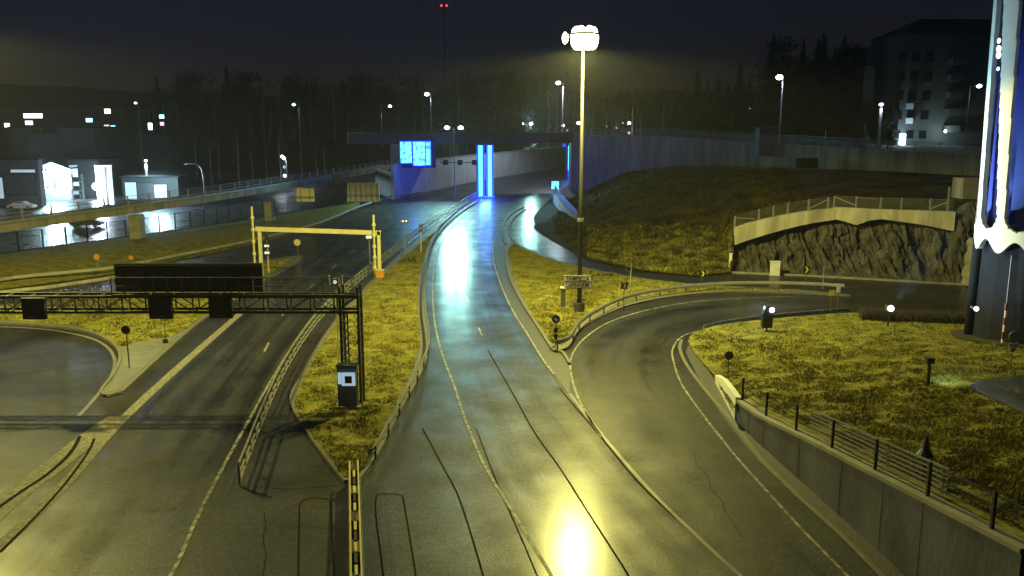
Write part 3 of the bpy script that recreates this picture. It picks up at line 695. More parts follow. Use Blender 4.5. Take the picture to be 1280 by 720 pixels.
tl = ['faint pink lamp left of the central mast on the horizon','small violet lamp touching the left side of the mast','faint greenish lamp first right of the mast','faint greenish lamp second right of the mast','pink lamp just before the small double lamp','tiny orange pink lamp below the small double lamp','single faint lamp on the dark approach wall road','warm lamp between the right spruces','warm lamp beside the right blue white lamp','pale lamp low left of the central mast']
for (px, py, D, m_), lab in zip(tiny, tl):
    c = PD(px, py, D); r = .0016 * D if m_ != 'lit_dim' else .0011*D
    t = thing('distant_lamp', lab, 'lamp', (c.x, D, max(10, c.z - 4)), 'small lamps far off on the horizon')
    MB().tube([(c.x, D+.1, max(10, c.z-4)), (c.x, D+.1, c.z)], .06, 6).build('pole', 'galv_dark', t)
    MB().ball(c, r, 8, 6).build('lens', m_, t)
# aircraft warning lights on a far mast
c = PD(555, 7, 700); t = thing('radio_mast', 'far radio mast carrying two faint red warning lights', 'mast', (c.x, 700, 0))
MB().tube([(c.x,700,0),(c.x,700,c.z)], [.6,.15], 6).build('lattice_pole', 'black_metal', t)
for dx in (-2, 2): MB().ball(c + Vector((dx,-.5,0)), 1.0, 8, 6).build('warning_light', 'red_light', t)

# ------------------------------------------------------------ sign gantry across the left carriageway
GB = G(437, 503); GY = GB.y
def gxz(px, py, dy=0): return PD(px, py, GY + dy)
def gantry():
    t = thing('sign_gantry', 'dark lattice truss gantry spanning the left carriageway', 'gantry', (GB.x, GY, GB.z))
    zt_, zb_ = gxz(0,369).z, gxz(0,388).z; x0, x1 = gxz(-75,380).x, gxz(449,380).x; xb = gxz(142,380).x
    dep = .9
    for yy in (GY - dep/2, GY + dep/2):
        MB().bar((x0, yy, zt_), (x1, yy, zt_), .12).build('top_chord', 'galv_dark', t)
        MB().bar((x0, yy, zb_), (x1, yy, zb_), .13).build('bottom_chord', 'galv_dark', t)
        n = 18; br = MB()
        for i in range(n + 1):
            xa = x0 + (x1-x0)*i/n; br.bar((xa, yy, zb_), (xa, yy, zt_), .07)
            if i < n:
                xc = x0 + (x1-x0)*(i+1)/n
                br.bar((xa, yy, zb_ if i % 2 else zt_), (xc, yy, zt_ if i % 2 else zb_), .05)
        br.build('lattice', 'galv_dark', t)
    for i in range(19):
        for zq in (zb_, zt_): xa = x0 + (x1-x0)*i/18; MB().bar((xa, GY-dep/2, zq), (xa, GY+dep/2, zq), .06).build('cross_bar', 'galv_dark', t)
    # walkway rail on the near side
    wr = MB(); za, zc = gxz(0,366).z, gxz(0,344.5).z
    for q in range(18):
        xa = gxz(145 + q*17.5 if q < 18 else 449, 350).x
        if xa < x1: wr.bar((xa, GY-.62, za), (xa, GY-.62, zc), .045)
    wr.bar((gxz(145,350).x, GY-.62, zc), (x1, GY-.62, zc), .05); wr.bar((gxz(145,350).x, GY-.62, (za+zc)/2), (x1, GY-.62, (za+zc)/2), .03); wr.bar((gxz(145,350).x, GY-.62, za), (x1, GY-.62, za), .08)
    wr.build('walkway_rail', 'galv', t)
    # tower legs with bracing
    xl, xr = gxz(428,400).x, gxz(450,400).x
    for sx in (xl, xr):
        for yy in (GY-dep/2, GY+dep/2):
            MB().bar((sx, yy, GB.z), (sx, yy, zt_+.5), .13).build('leg', 'galv_dark', t)
    br = MB(); n = 8
    for i in range(n):
        z0, z1 = GB.z+1.9 + (zb_-GB.z-1.9)*i/n, GB.z+1.9 + (zb_-GB.z-1.9)*(i+1)/n
        for yy in (GY-dep/2, GY+dep/2): br.bar((xl, yy, z0), (xl+.35, yy, (z0+z1)/2), .03); br.bar((xl+.35, yy, (z0+z1)/2), (xl, yy, z1), .03); br.bar((xr, yy, z0), (xr-.25, yy, (z0+z1)/2), .03); br.bar((xr-.25, yy, (z0+z1)/2), (xr, yy, z1), .03)
        for sx in (xl, xr): br.bar((sx, GY-dep/2, z0), (sx, GY+dep/2, z1), .04)
    br.bar((xl+.35, GY-.4, GB.z), (xl+.35, GY-.4, zb_), .06)
    br.build('bracing', 'galv_dark', t)
    MB().tube([(xr+.22, GY-.5, GB.z+1.5), (xr+.22, GY-.5, zt_+.2), (xr+.12, GY-.5, zt_+.45), (xr, GY-.5, zt_+.5)], .025, 6).build('cable_conduit', 'galv', t)
    # far tower out of frame
    for yy in (GY-dep/2, GY+dep/2):
        for sx in (x0, x0+1): MB().bar((sx, yy, 0), (sx, yy, zt_), .13).build('leg', 'galv_dark', t)
    # big sign, seen from behind
    a, c = gxz(145,366), gxz(327,330.5); yb = GY + .1
    sb = thing('sign_board', 'wide dark back of a big road sign mounted on the gantry', 'road sign', ((a.x+c.x)/2, yb, zt_+.1))
    MB().box(((a.x+c.x)/2, yb, (a.z+c.z)/2+.05), (c.x-a.x, .16, c.z-a.z)).build('panel', 'board_back', sb)
    for k in range(7):
        xa = a.x + (c.x-a.x)*(k+.35)/6.8; MB().box((xa, yb-.12, (a.z+c.z)/2-.15), (.07,.07,c.z-a.z-.35)).build('stiffener', 'galv_dark', sb)
    MB().bar((a.x, yb-.17, c.z-.05), (c.x, yb-.17, c.z-.05), .05).build('edge_strip', 'galv_dark', sb)
    names = ['square lane signal nearest the left edge on the gantry','square lane signal hanging under the left half of the big board','square lane signal hanging under the right end of the big board']
    for (px, py), lab in zip(((43,386),(201,385.5),(276,384.5)), names):
        q = gxz(px, py, -.7); ls = thing('lane_signal', lab, 'lane signal', q, 'square lane signals on the gantry')
        MB().box(q, (1.18, .22, 1.08)).build('housing', 'board_back', ls)
        MB().box(q + Vector((0,-.125,-.40)), (.5,.03,.07)).build('handle', 'galv', ls)
        for dx in (-.35,.35): MB().bar(q + Vector((dx,.1,.3)), (q.x+dx, GY-.45, zt_-.1), .06).build('hanger', 'galv_dark', ls)
        MB().box(q + Vector((0,-.02,.56)), (1.22,.3,.04)).build('hood', 'black_metal', ls)
gantry()
def gantry_cabinet():
    a, c = G(427,506), None; x0, x1 = gxz(426.5,480).x, gxz(450,480).x; yb = GY - .75; zc = PD(0,460,yb).z; zt_ = PD(0,457,yb).z
    t = thing('control_cabinet', 'grey control cabinet at the foot of the gantry tower', 'cabinet', ((x0+x1)/2, yb, GB.z))
    MB().box(((x0+x1)/2, yb, (GB.z+zt_)/2), (x1-x0, .5, zt_-GB.z)).build('body', 'cabinet', t)
    MB().box(((x0+x1)/2, yb, zt_+.04), (x1-x0+.1, .6, .08)).build('cap', 'galv_dark', t)
    MB().box(((x0+x1)/2, yb, GB.z+.06), (x1-x0+.3, .8, .12)).build('plinth', 'concrete', t)
    q = PD(435.5,474,yb-.4)
    s = thing('square_sign', 'bright white square sign with dark centre on the cabinet', 'sign', (q.x, q.y, q.z))
    w_ = 17*mpp(q)
    MB().box(q, (w_, .05, w_)).build('plate', mat('sign_glow', (.8,.85,.9), .5, .05, 2), s)
    MB().box(q + Vector((.0,-.03,-.02)), (w_*.52, .03, w_*.55)).build('dark_centre', 'black_metal', s)
    MB().box(q + Vector((.0,.09,0)), (.2,.14,.2)).build('bracket', 'galv_dark', s)
    q2 = PD(424.3,473,yb-.4); MB().box(q2, (4*mpp(q), .05, 14.5*mpp(q))).build('side_strip', M['sign_glow'], s)
    # make it self lit like the photograph's backlit frame
    b = M['sign_glow'].node_tree.nodes['Principled BSDF']; b.inputs['Emission Color'].default_value = (.55,.8,1,1); b.inputs['Emission Strength'].default_value = .55
gantry_cabinet()
def detector():
    base = G(423.5,461); t = thing('traffic_camera', 'small square framed detector on a thin pole by the median railing', 'detector', base)
    zt_ = ztop(base, 344); MB().tube([base, (base.x, base.y, ztop(base, 352))], .045, 8).build('pole', 'cream_paint', t)
    q = Vector((base.x, base.y, ztop(base, 351))); s_ = mpp(base)
    for dx in (-8, 8): MB().box(q + Vector((dx*s_, 0, 0)), (.05,.3,13*s_)).build('side_plate', 'galv', t)
    MB().box(q + Vector((0,0,-6*s_)), (17*s_,.3,.05)).build('bottom_plate', 'cream_paint', t)
    MB().box(q + Vector((0,.02,-1*s_)), (8*s_,.3,8*s_)).build('camera_body', 'galv', t)
    MB().disc(q + Vector((0,-.15,-1*s_)), 2.2*s_, (0,1,0), .06).build('lens', 'signal_lens', t)
detector()

# ------------------------------------------------------------ height portal behind the gantry
def portal():
    r = G(475,347); DY = r.y; l = Vector((PD(325,300,DY).x, DY, .12)); r = Vector((r.x, DY, r.z))
    t = thing('height_portal', 'pale yellow height limit portal over the left carriageway', 'portal', l)
    zb_ = PD(0,289,DY).z
    MB().bar((l.x-.35, DY, PD(0,286,DY).z), (r.x+.2, DY, PD(0,291,DY).z), .3, .42).build('beam', 'cream_paint', t)
    for q in (l, r): MB().bar((q.x, DY, q.z), (q.x, DY, zb_), .3, .3).build('leg', 'cream_paint', t)
    for q, dx, py in ((l, -.55, 258), (r, -.42, 268)):
        x = q.x + dx; zt_ = PD(0, py, DY).z
        s = thing('striped_marker_post', ('left' if q is l else 'right') + ' beaded marker pole standing against the height portal leg', 'marker post', (x, DY-.2, q.z), 'marker poles at the height portal')
        MB().tube([(x, DY-.25, q.z), (x, DY-.25, zt_)], .10, 8).build('pole', 'cream_paint', s)
        for k in range(5): MB().ball((x, DY-.25, q.z + (zt_-q.z)*(.16+.17*k)), .19, 8, 6, 1.3).build('reflector', 'cream_paint', s)
    bx = thing('equipment_box', 'orange equipment box at the right foot of the height portal', 'box', (r.x+.1, DY-.5, r.z))
    MB().box((r.x+.12, DY-.55, r.z+.42), (.72,.5,.84)).build('body', 'sign_orange', bx); MB().box((r.x+.12, DY-.55, r.z+.87), (.8,.58,.06)).build('lid', 'cream_paint', bx)
portal()

# ------------------------------------------------------------ signs and posts
def post(px, yt, yb, r=.035, m='galv', t=None, g_=None):
    g_ = g_ or G(px, yb); zt_ = ztop(g_, yt); MB().tube([g_, (g_.x, g_.y, zt_)], r, 7).build('post', m, t); return g_, zt_
def disc_sign(label, px, yc, yb, rpx, face='board_back', postm='galv_dark', extra=None, group=None):
    g_ = G(px, yb); t = thing('round_sign', label, 'road sign', g_, group); s_ = mpp(g_)
    post(px, yc - rpx*.8, yb, .04, postm, t, g_)
    z = ztop(g_, yc); MB().disc((g_.x, g_.y-.07, z), rpx*s_, (0,1,0), .04, 20).build('disc', face, t)
    MB().box((g_.x, g_.y-.02, z), (.12,.06,rpx*s_)).build('bracket', 'galv_dark', t)
    return t, g_, s_
disc_sign('dark back of a round sign on the pavement tip of the corner island', 162, 412, 463, 5.6)
disc_sign('pale round sign on the tip of the slip road island', 372.5, 303, 321, 4.2, 'cream_paint')
t, g_, s_ = disc_sign('round blue keep right sign at the nose of the triangular island', 694.5, 398.5, 433, 5.2, 'sign_blue')
m = MB(); z = ztop(g_, 398.5); y = g_.y - .10
m.add([(g_.x-.07,y,z+.13),(g_.x+.16,y,z-.03),(g_.x+.05,y,z-.16),(g_.x-.12,y,z-.02)], [(0,1,2,3)]).build('arrow', 'white_paint', t)
for yy in (412.5, 420): MB().box((g_.x, g_.y-.05, ztop(g_, yy)), (.22,.05,.32)).build('marker_plate', 'black_metal', t)
disc_sign('dark back of a round sign beside the start of the retaining wall', 910, 444, 467, 5.6)
t, g_, s_ = disc_sign('large round sign with square plates in front of the blue tower', 1263, 420.5, 461, 7.2, 'cabinet')
MB().box((g_.x, g_.y-.06, ztop(g_, 431)), (12*s_,.05,4*s_)).build('plate', 'galv', t); MB().box((g_.x-.03, g_.y-.06, ztop(g_, 437)), (6*s_,.05,5*s_)).build('small_plate', 'galv_dark', t)
disc_sign('small orange round sign on the bank under the light bridge', 123, 321, 341, 3.8, 'sign_orange', 'galv')
t, g_, s_ = disc_sign('small orange sign seen edge on behind the big board', 165, 322, 334, 3.0, 'sign_orange')

def chevron(label, px, yc, yb, hs, m_arrow='sign_yellow', flip=1):
    g_ = G(px, yb); t = thing('chevron_sign', label, 'road sign', g_, 'chevron signs on the bends'); s_ = mpp(g_)
    post(px, yc, yb, .035, 'galv_dark', t, g_); z = ztop(g_, yc); r = hs*s_
    MB().box((g_.x, g_.y-.06, z), (2*r,.04,2*r)).build('panel', 'black_metal', t)
    y = g_.y - .09; q = lambda a, b_: (g_.x + a*r*flip, y, z + b_*r)
    MB().add([q(-.5,.8),(g_.x+0*r,y,z+.8*r),q(.6,0),(g_.x,y,z-.8*r),q(-.5,-.8),q(.1,0)], [(0,1,2,5),(5,2,3,4)]).build('chevron', m_arrow, t)
chevron('black chevron board on the triangular island below the small bare tree', 779.5, 357, 388, 4.2, 'galv')
chevron('yellow chevron board left of the white post at the rock wall', 878, 342, 351, 4.0)
chevron('yellow chevron board standing in front of the rock wall', 1006.5, 337, 361, 4.4)

def box_thing(name, label, cat, px, yt, yb, wpx, m_body, m_cap=None, depth=.4, group=None):
    g_ = G(px, yb); t = thing(name, label, cat, g_, group); s_ = mpp(g_); zt_ = ztop(g_, yt)
    MB().box((g_.x, g_.y+depth/2, (g_.z+zt_)/2), (wpx*s_, depth, zt_-g_.z)).build('body', m_body, t)
    MB().box((g_.x, g_.y+depth/2, zt_+.05), (wpx*s_+.08, depth+.08, .09)).build('cap', m_cap or m_body, t)
    MB().box((g_.x, g_.y+depth/2, g_.z+.04), (wpx*s_+.14, depth+.14, .08)).build('plinth', 'concrete', t)
    MB().box((g_.x + wpx*s_*.3, g_.y-.012, (g_.z+zt_)/2), (.04, .02, .14)).build('handle', 'black_metal', t); return t
box_thing('service_box', 'slender grey service pillar with a pale top beside the central mast', 'cabinet', 704, 361, 385.5, 5.6, 'cabinet', 'white_paint')
box_thing('electric_cabinet', 'white electric cabinet at the foot of the rock wall', 'cabinet', 969, 328, 345.5, 11, 'white_paint')
box_thing('white_bollard', 'white bollard at the left end of the rock wall', 'bollard', 913, 318, 337, 3, 'white_paint', depth=.25)
g_ = G(207.5,431); t = thing('marker_post', 'thin marker post with a black foot on the corner island edge', 'post', g_); post(207.5, 397, 431, .03, 'galv_dark', t, g_)
MB().box(g_ + Vector((0,-.05,.2)), (.28,.2,.4)).build('foot', 'black_metal', t)
# yellow sign and pale plate at the rock-wall road
for px, yc, yb, wp, hp, mm, lab in ((1038,366,392,7,6.5,'sign_yellow','small bright yellow sign by the far ramp edge'), (1046,362,391,4.2,7,'sign_white','small pale plate on a post beside the yellow sign')):
    g_ = G(px, yb); t = thing('small_sign', lab, 'road sign', g_); s_ = mpp(g_); post(px, yc-3, yb, .035, 'galv_dark', t, g_)
    MB().box((g_.x, g_.y-.06, ztop(g_, yc)), (wp*s_,.04,hp*s_)).build('plate', mm, t)
g_ = G(1028.5,361); t = thing('thin_post', 'thin grey post between the chevron and the yellow sign', 'post', g_); post(1028.5,333,361,.05,'galv',t,g_); MB().ball((g_.x,g_.y,ztop(g_,333)), .08).build('cap','galv',t)
# signal posts near the portal
def signal_post(label, px, yt, yb, heads, m='galv'):
    g_ = G(px, yb); t = thing('signal_post', label, 'signal post', g_, 'slim signal posts beside the portal'); post(px, yt+2, yb, .07, m, t, g_); s_ = mpp(g_)
    for (hy, hh, ww) in heads:
        h_ = MB().box((g_.x, g_.y-.12, ztop(g_, hy)), (ww*s_, .2, hh*s_)).build('signal_head', 'galv_dark', t)
        for dx in ((-.25,.25) if ww > hh else (0,)): MB().disc((g_.x+dx*ww*s_, g_.y-.24, ztop(g_, hy)), min(ww,hh)*.32*s_, (0,1,0), .04, 12).build('lens', 'signal_lens' if ww > hh else 'cream_paint', h_)
signal_post('yellow lit signal post with two round heads right of the left portal leg', 336, 292, 342, ((296,5,4),(307,4.5,6),(315.5,5,6)), 'cream_paint')
signal_post('grey signal post left of the right portal leg', 462.5, 291, 331, ((296,6,6.5),))
signal_post('signal post with two bright lenses on the median grass', 507, 273, 320, ((276,4,8.5),))
signal_post('short marker post with a dark head on the median grass', 526.5, 281, 315, ((285,9,3.6),), 'cream_paint')

# panels seen from behind
def back_board(label, x0, y0, x1, y1, D, legs, n):
    a, c = PD(x0, y1, D), PD(x1, y0, D); t = thing('information_board', label, 'road sign', ((a.x+c.x)/2, D, 0 if legs else a.z))
    MB().box(((a.x+c.x)/2, D, (a.z+c.z)/2), (c.x-a.x, .12, c.z-a.z)).build('panel', mat('cream_board', (.75,.68,.42), .6, .15, 1) if 'cream_board' not in M else M['cream_board'], t)
    for k in range(n): MB().box((a.x+(c.x-a.x)*(k+.5)/n, D-.1, (a.z+c.z)/2), (.09,.06,(c.z-a.z)*.96)).build('stiffener', 'galv_dark', t)
    for f_ in (.28,.36): MB().box(((a.x+c.x)/2, D-.15, a.z+(c.z-a.z)*f_), ((c.x-a.x)*.98,.05,.10)).build('crossbar', 'galv_dark', t)
    for px in legs:
        q = PD(px, 250, D); MB().bar((q.x, D+.15, 0), (q.x, D+.15, a.z+.8), .22).build('leg', 'galv', t)
back_board('wide pale ribbed back of an information board beside the far carriageway', 434.5, 228.5, 474, 252, 158, (434,438), 6)
back_board('small pale back of a sign hung below the light bridge', 371, 235.5, 392.5, 252, 132, (), 2)

# ------------------------------------------------------------ blue light tubes, glowing panels, far wall
def light_tubes():
    g_ = P(607,247,0); t = thing('light_column', 'pair of tall glowing blue tubes at the road fork', 'light column', g_)
    for px, w_ in ((601,2.9),(612.5,2.9)):
        q = P(px,246.5,0); s_ = mpp(q); z1 = ztop(q,180.5)
        fr = MB().box((q.x, q.y+.25, z1/2), (w_*2.9*s_, .3, z1)).build('housing', 'core_blue', t)
        MB().tube([(q.x, q.y-.1, .2), (q.x, q.y-.1, z1-.2)], w_*s_*.82, 12).build('tube', 'tube_cyan', t, smooth=True)
        for dx in (-1,1): MB().box((q.x+dx*w_*s_*1.3, q.y+.02, z1/2), (.18,.1,z1*.98)).build('edge_light', 'tube_blue', t)
    MB().box((g_.x, g_.y, .12), (3.6,2.2,.24)).build('plinth', 'concrete', t)
    lamp('tube_light', (g_.x, g_.y-2.2, 2), 6500, (.03,.06,1), 1.2, t)
light_tubes()
q = P(710.5,223.5,0); t = thing('light_column', 'single glowing blue tube at the right overpass support', 'light column', q); s_ = mpp(q); z1 = ztop(q,181.5)
MB().box((q.x, q.y+.4, z1/2), (6.5*s_,.5,z1)).build('housing','core_blue',t); MB().box((q.x+.25, q.y, z1*.62), (3.6*s_,.2,z1*.72)).build('tube','tube_cyan',t); MB().box((q.x+.25, q.y, z1*.13), (3.6*s_,.2,z1*.24)).build('lower_tube','tube_blue',t); MB().ball((q.x-1.2,q.y-.3,z1), .4).build('small_light','tube_blue',t)
lamp('tube_light', (q.x-1, q.y-3, 4), 350, (.05,.15,1), 1, t)

FW = [P(493,249,0), P(545,238,0), P(590,229,0), P(645,219.5,0), P(700,211,0), P(745,205,0)]
fw = smooth(FW, 5)
t = thing('far_retaining_wall', 'long pale retaining wall lining the road under the overpass', 'wall', FW[0])
MB().sweep(fw, [(0,0),(.5,0),(.5,6.5),(0,6.5)]).build('wall_face', 'pale_concrete', t)
MB().sweep(fw, [(-.1,6.5),(.6,6.5),(.6,6.8),(-.1,6.8)]).build('coping', 'concrete', t)
a, c = P(493,249,0), P(472,240,0)
MB().sweep([a + Vector((-.2,.3,0)), c], [(0,0),(.4,0),(.4,5.2),(0,5.2)]).build('end_face', 'pale_concrete', t)
guard_rail('low guard rail along the foot of the far pale retaining wall', [(500,250),(545,240.5),(590,231.5),(645,221.5),(700,213)], z=0, m='galv_dark', step=4)
def glow_panels():
    t = thing('glowing_panels', 'three glowing cyan panels on the wall under the overpass end', 'light panels', PD(518,207,172))
    for x0, x1, y1 in ((501,514,203.5),(517,531,206.5),(533,537.5,206)):
        a, c = PD(x0,y1,172), PD(x1,177.5,172)
        MB().box(((a.x+c.x)/2,172,(a.z+c.z)/2), (c.x-a.x,.15,c.z-a.z)).build('panel','glow_panel',t)
        MB().box(((a.x+c.x)/2,172.2,(a.z+c.z)/2), (c.x-a.x+.3,.2,c.z-a.z+.35)).build('frame','tube_blue',t)
    MB().box((PD(519,0,172).x, 172.6, (PD(0,192,172).z)), (6.6,.4,5.4)).build('backing','core_blue',t)
    lamp('panel_light', tuple(PD(518,212,167)), 260, (.08,.2,1), 1, t)
glow_panels()
# cantilever lane signals before the overpass
t = thing('signal_gantry', 'slim arm with three small dark lane signals before the overpass', 'gantry', LB(596,172)); zz = PD(0,203,172).z
MB().bar((PD(550,203,172).x,172,zz),(PD(596,203,172).x,172,zz),.14).build('arm','galv_dark',t); MB().bar(tuple(LB(596,172)),(PD(596,203,172).x,172,zz),.2).build('post','galv_dark',t)
for px in (557,575,593): MB().box((PD(px,203,171.7).x,171.7,zz),(.95,.25,.95)).build('signal_box','black_metal',t)
# blue sign + concrete wing at the slip road
q = PD(694,231.5,185); t = thing('blue_sign', 'small glowing blue sign at the slip road junction', 'road sign', (q.x,185,0)); MB().box(q,(1.5,.12,1.6)).build('panel','glow_panel',t); MB().tube([(q.x,185.1,0),(q.x,185.1,q.z)],.08).build('post','galv',t)
wing = smooth([P(691,253,0), P(698,262,0), P(708,272,0), P(718,281,0)], 4)
t = thing('wing_wall', 'sloping concrete wing wall beside the slip road', 'wall', wing[0])
m = MB(); n = len(wing)
for i, q in enumerate(wing):
    h = 2.1 - 1.1*i/(n-1); m.v += [q, q+Vector((.9,.3,0)), q+Vector((.9,.3,h)), q+Vector((0,0,h))]
for i in range(n-1): m.f += [(i*4+j, i*4+(j+1)%4, i*4+4+(j+1)%4, i*4+4+j) for j in range(4)]
m.f += [(0,1,2,3), tuple(range(4*n-4,4*n))]; m.build('wall_face','pale_concrete',t)
MB().sweep([q+Vector((.45,.15,2.15-1.1*i/(n-1))) for i,q in enumerate(wing)], [(-.05,0),(.05,0),(.05,.9),(-.05,.9)]).build('parapet_rail', 'galv_dark', t)

# ------------------------------------------------------------ overpass and approach wall
def overpass():
    L0, R0 = PD(436,168,176), PD(716,168,186)
    t = thing('overpass', 'long dark road overpass crossing behind the blue light columns', 'bridge', (L0.x, L0.y, 0))
    zt_ = 11.9; zb_ = 10.35
    pts = [Vector((L0.x + (R0.x-L0.x)*i/6, L0.y + (R0.y-L0.y)*i/6, 0)) for i in range(7)]
    MB().sweep(pts, [(0,zb_),(12,zb_),(12,zt_-.4),(0,zt_-.4)]).build('deck','deck_concrete',t)
    MB().sweep(pts, [(-.35,zt_-1.1),(.0,zt_-1.1),(.0,zt_+.55),(-.35,zt_+.55)]).build('edge_beam','deck_concrete',t)
    MB().sweep(pts, [(11.8,zt_-.4),(12,zt_-.4),(12,zt_+.6),(11.8,zt_+.6)]).build('parapet','old_concrete',t)
    for p_ in pts[::1]: pass
    for f_ in (.33,.62):
        q = L0.lerp(R0, f_); 
    q = PD(505,200,178); MB().box((q.x-1,179,4.9),(3.2,3,10.8)).build('pier','old_concrete',t)
    q = PD(716,200,188); MB().box((q.x+1.5,190,5),(4,8,10.6)).build('abutment','old_concrete',t)
    railing('overpass_railing', 'thin dark railing along the top of the overpass', [p + Vector((0,0,zt_+.55)) for p in pts], 1.0, 2.5, (1.0,.5), m='galv_dark', post_w=.06)
overpass()
t = thing('approach_wall', 'long stained concrete approach wall above the dark hillside', 'wall', (W0[0].x, W0[0].y, 0))
ws = smooth(W0, 5); m = MB(); cp2 = MB()
for i, q in enumerate(ws):
    m.v += [Vector((q.x,q.y,1.0)), Vector((q.x,q.y+.5,1.0)), Vector((q.x,q.y+.5,q.z)), Vector((q.x,q.y,q.z))]
    cp2.v += [q+Vector((0,-.15,0)), q+Vector((0,.6,0)), q+Vector((0,.6,.25)), q+Vector((0,-.15,.25))]
for b_ in (m, cp2):
    for i in range(len(ws)-1): b_.f += [(i*4+j, i*4+(j+1)%4, i*4+4+(j+1)%4, i*4+4+j) for j in range(4)]
m.build('wall_face','hill_wall',t); cp2.build('coping','hill_wall',t)
railing('wall_railing', 'dark wire railing above the stained approach wall', [q+Vector((0,.2,.25)) for q in ws], 1.3, 3.2, (1.3,.7), m='galv_dark', post_w=.07, mesh=(0.05,1.25))
a, c = PD(993,197,131), PD(1020,209,128); MB_ = MB().box(((a.x+c.x)/2, 128.8,(a.z+c.z)/2-.1),(3.2,.3,1.5)); tag(MB_.build('wall_hatch','black_metal'),'dark rectangular hatch in the stained approach wall','hatch')

# concrete coping wall on the rock with fence
cop_t = [(918,284,89.0),(940,277,89.3),(975,269,89.3),(1010,263,89.0),(1040,260,88.4),(1045,258.5,88.3),(1100,261,86.6),(1150,262.5,85),(1191,264,83.6)]
cop_b = [(918,306),(940,298),(975,288),(1010,279),(1040,272),(1045,273),(1070,283),(1100,272),(1150,279),(1191,287)]
def coping():
    t = thing('rock_top_wall', 'lit concrete wall curving along the top of the cut rock', 'wall', PD(*cop_t[0]))
    pts = smooth([PD(*q) for q in cop_t], 4); m = MB()
    def hs_(q):
        px = q.x/(q.y*cp-(q.z-CAMH)*sp)*F+640; tb = [(900,1.8),(940,1.7),(975,1.5),(1010,1.3),(1040,1.15),(1062,1.5),(1072,1.75),(1085,1.15),(1100,.95),(1150,1.35),(1200,1.95)]
        for a, c in zip(tb, tb[1:]):
            if a[0] <= px <= c[0]: return a[1]+(c[1]-a[1])*(px-a[0])/(c[0]-a[0])
        return 1.8
    for q in pts:
        h = hs_(q); m.v += [q+Vector((0,-.55,-h)), q+Vector((0,.2,-h)), q+Vector((0,.2,0)), q+Vector((0,-.55,0))]
    for i in range(len(pts)-1): m.f += [(i*4+j, i*4+(j+1)%4, i*4+4+(j+1)%4, i*4+4+j) for j in range(4)]
    m.f += [(0,1,2,3), tuple(range(4*len(pts)-4,4*len(pts)))]
    m.build('wall_face','rock_wall',t)
    f_ = thing('rock_top_fence', 'mesh fence with pale posts on the lit rock top wall', 'fence', pts[0])
    for k, px in enumerate((919,944,961.5,982,1007,1037,1042,1072,1106,1131,1157,1183)):
        best = min(pts, key=lambda q: abs((q.x/ (q.y*cp-(q.z-CAMH)*sp))*F+640-px)); q = best
        hh = 1.15 if px != 1183 else 2.3
        MB().box(q+Vector((0,-.1,hh/2)),(.16,.12,hh)).build('post','galv',f_)
        if px in (919,1072,): MB().bar(q+Vector((0,-.1,.95)), q+Vector((2,-.1,.85)), .08).build('strut','galv',f_)
    g2 = lambda px: min(pts, key=lambda q: abs((q.x/ (q.y*cp-(q.z-CAMH)*sp))*F+640-px))
    for pa, za, pb2, zb2 in ((1008,.15,1036,.95),(1042,1.1,1071,.2),(1157,.15,1182,.9)): MB().bar(g2(pa)+Vector((0,-.1,za)), g2(pb2)+Vector((0,-.1,zb2)), .10).build('strut','galv',f_)
    MB().sweep([q+Vector((0,-.1,0)) for q in pts], [(0,.05),(0,1.05)], close=False).build('mesh_panel', wire_mat, f_)
    MB().sweep([q+Vector((0,-.1,1.08)) for q in pts], [(-.02,-.02),(.02,-.02),(.02,.02),(-.02,.02)]).build('top_wire','galv_dark',f_)
coping()
a, c = P(1204.5,357,0), P(1217,357,0); ht = ztop(a,299)
m = MB(); n = 10
for i in range(n+1):
    z = .1+ht*i/n; w0 = .12*math.sin(i*1.9); m.v += [(a.x+.35*(i/n)+w0, a.y-.9, z),(c.x+.1, a.y-.9, z),(c.x+.1, a.y+.6, z),(a.x+.35*(i/n)+w0, a.y+.6, z)]
for i in range(n): m.f += [(i*4+j, i*4+(j+1)%4, i*4+4+(j+1)%4, i*4+4+j) for j in range(4)]
m.f += [(0,1,2,3), tuple(range(4*n,4*n+4))]; m.v = [Vector(v) for v in m.v]
tag(m.build('concrete_pier','concrete'),'brightly lit rough concrete pier between the rock wall and the tower','concrete pier')
q = PD(1210,235,88); m = MB().box(q,(2.1,2.2,2.0)); tag(m.build('concrete_block','old_concrete'),'square grey concrete block above the right end of the rock','concrete block')

# ------------------------------------------------------------ light bridge on the left
def light_bridge():
    a, c = P(-260,331,3.6), P(0,291,3.6); c2, d2 = P(240,256,3.6), P(492,211,3.6)
    pts = smooth([a, c, c2, P(370,234,3.6), d2], 6)
    t = thing('footbridge', 'long low light bridge sweeping across the left above the wet yard', 'bridge', c)
    MB().sweep([q for q in pts], [(0,0),(3.6,0),(3.6,.9),(0,.9)]).build('girder','old_concrete',t)
    MB().sweep([q for q in pts], [(-.25,.9),(.15,.9),(.15,1.15),(-.25,1.15)]).build('edge_beam','galv',t)
    for px, py, s_ in ((168,307,1.3),(335,285,1.0),(-90,345,1.3)):
        q = P(px,py,0); MB().box((q.x, q.y+1.2, 1.8),(s_,1.6,3.6)).build('pier','concrete',t)
    railing('bridge_railing', 'pale railing with square posts along the light bridge', [q+Vector((0,.1,1.15)) for q in pts], 1.1, 4.0, (1.05,.7,.35), m='galv', post_w=.16, rail_w=.05)
light_bridge()
# black yard fence
fp = [drop(q)+Vector((0,0,.02)) for q in smooth([P(-120,334,0),P(0,319,0),P(110,304,0),P(200,290,0),P(262,280,0),P(330,268,0),P(375,262,0)],5)]
railing('yard_fence', 'black steel fence with tall posts along the wet yard', fp, 2.3, 3.0, (2.25,), m='black_metal', post_w=.13, rail_w=.05, cat='fence', mesh=(.05,2.2))

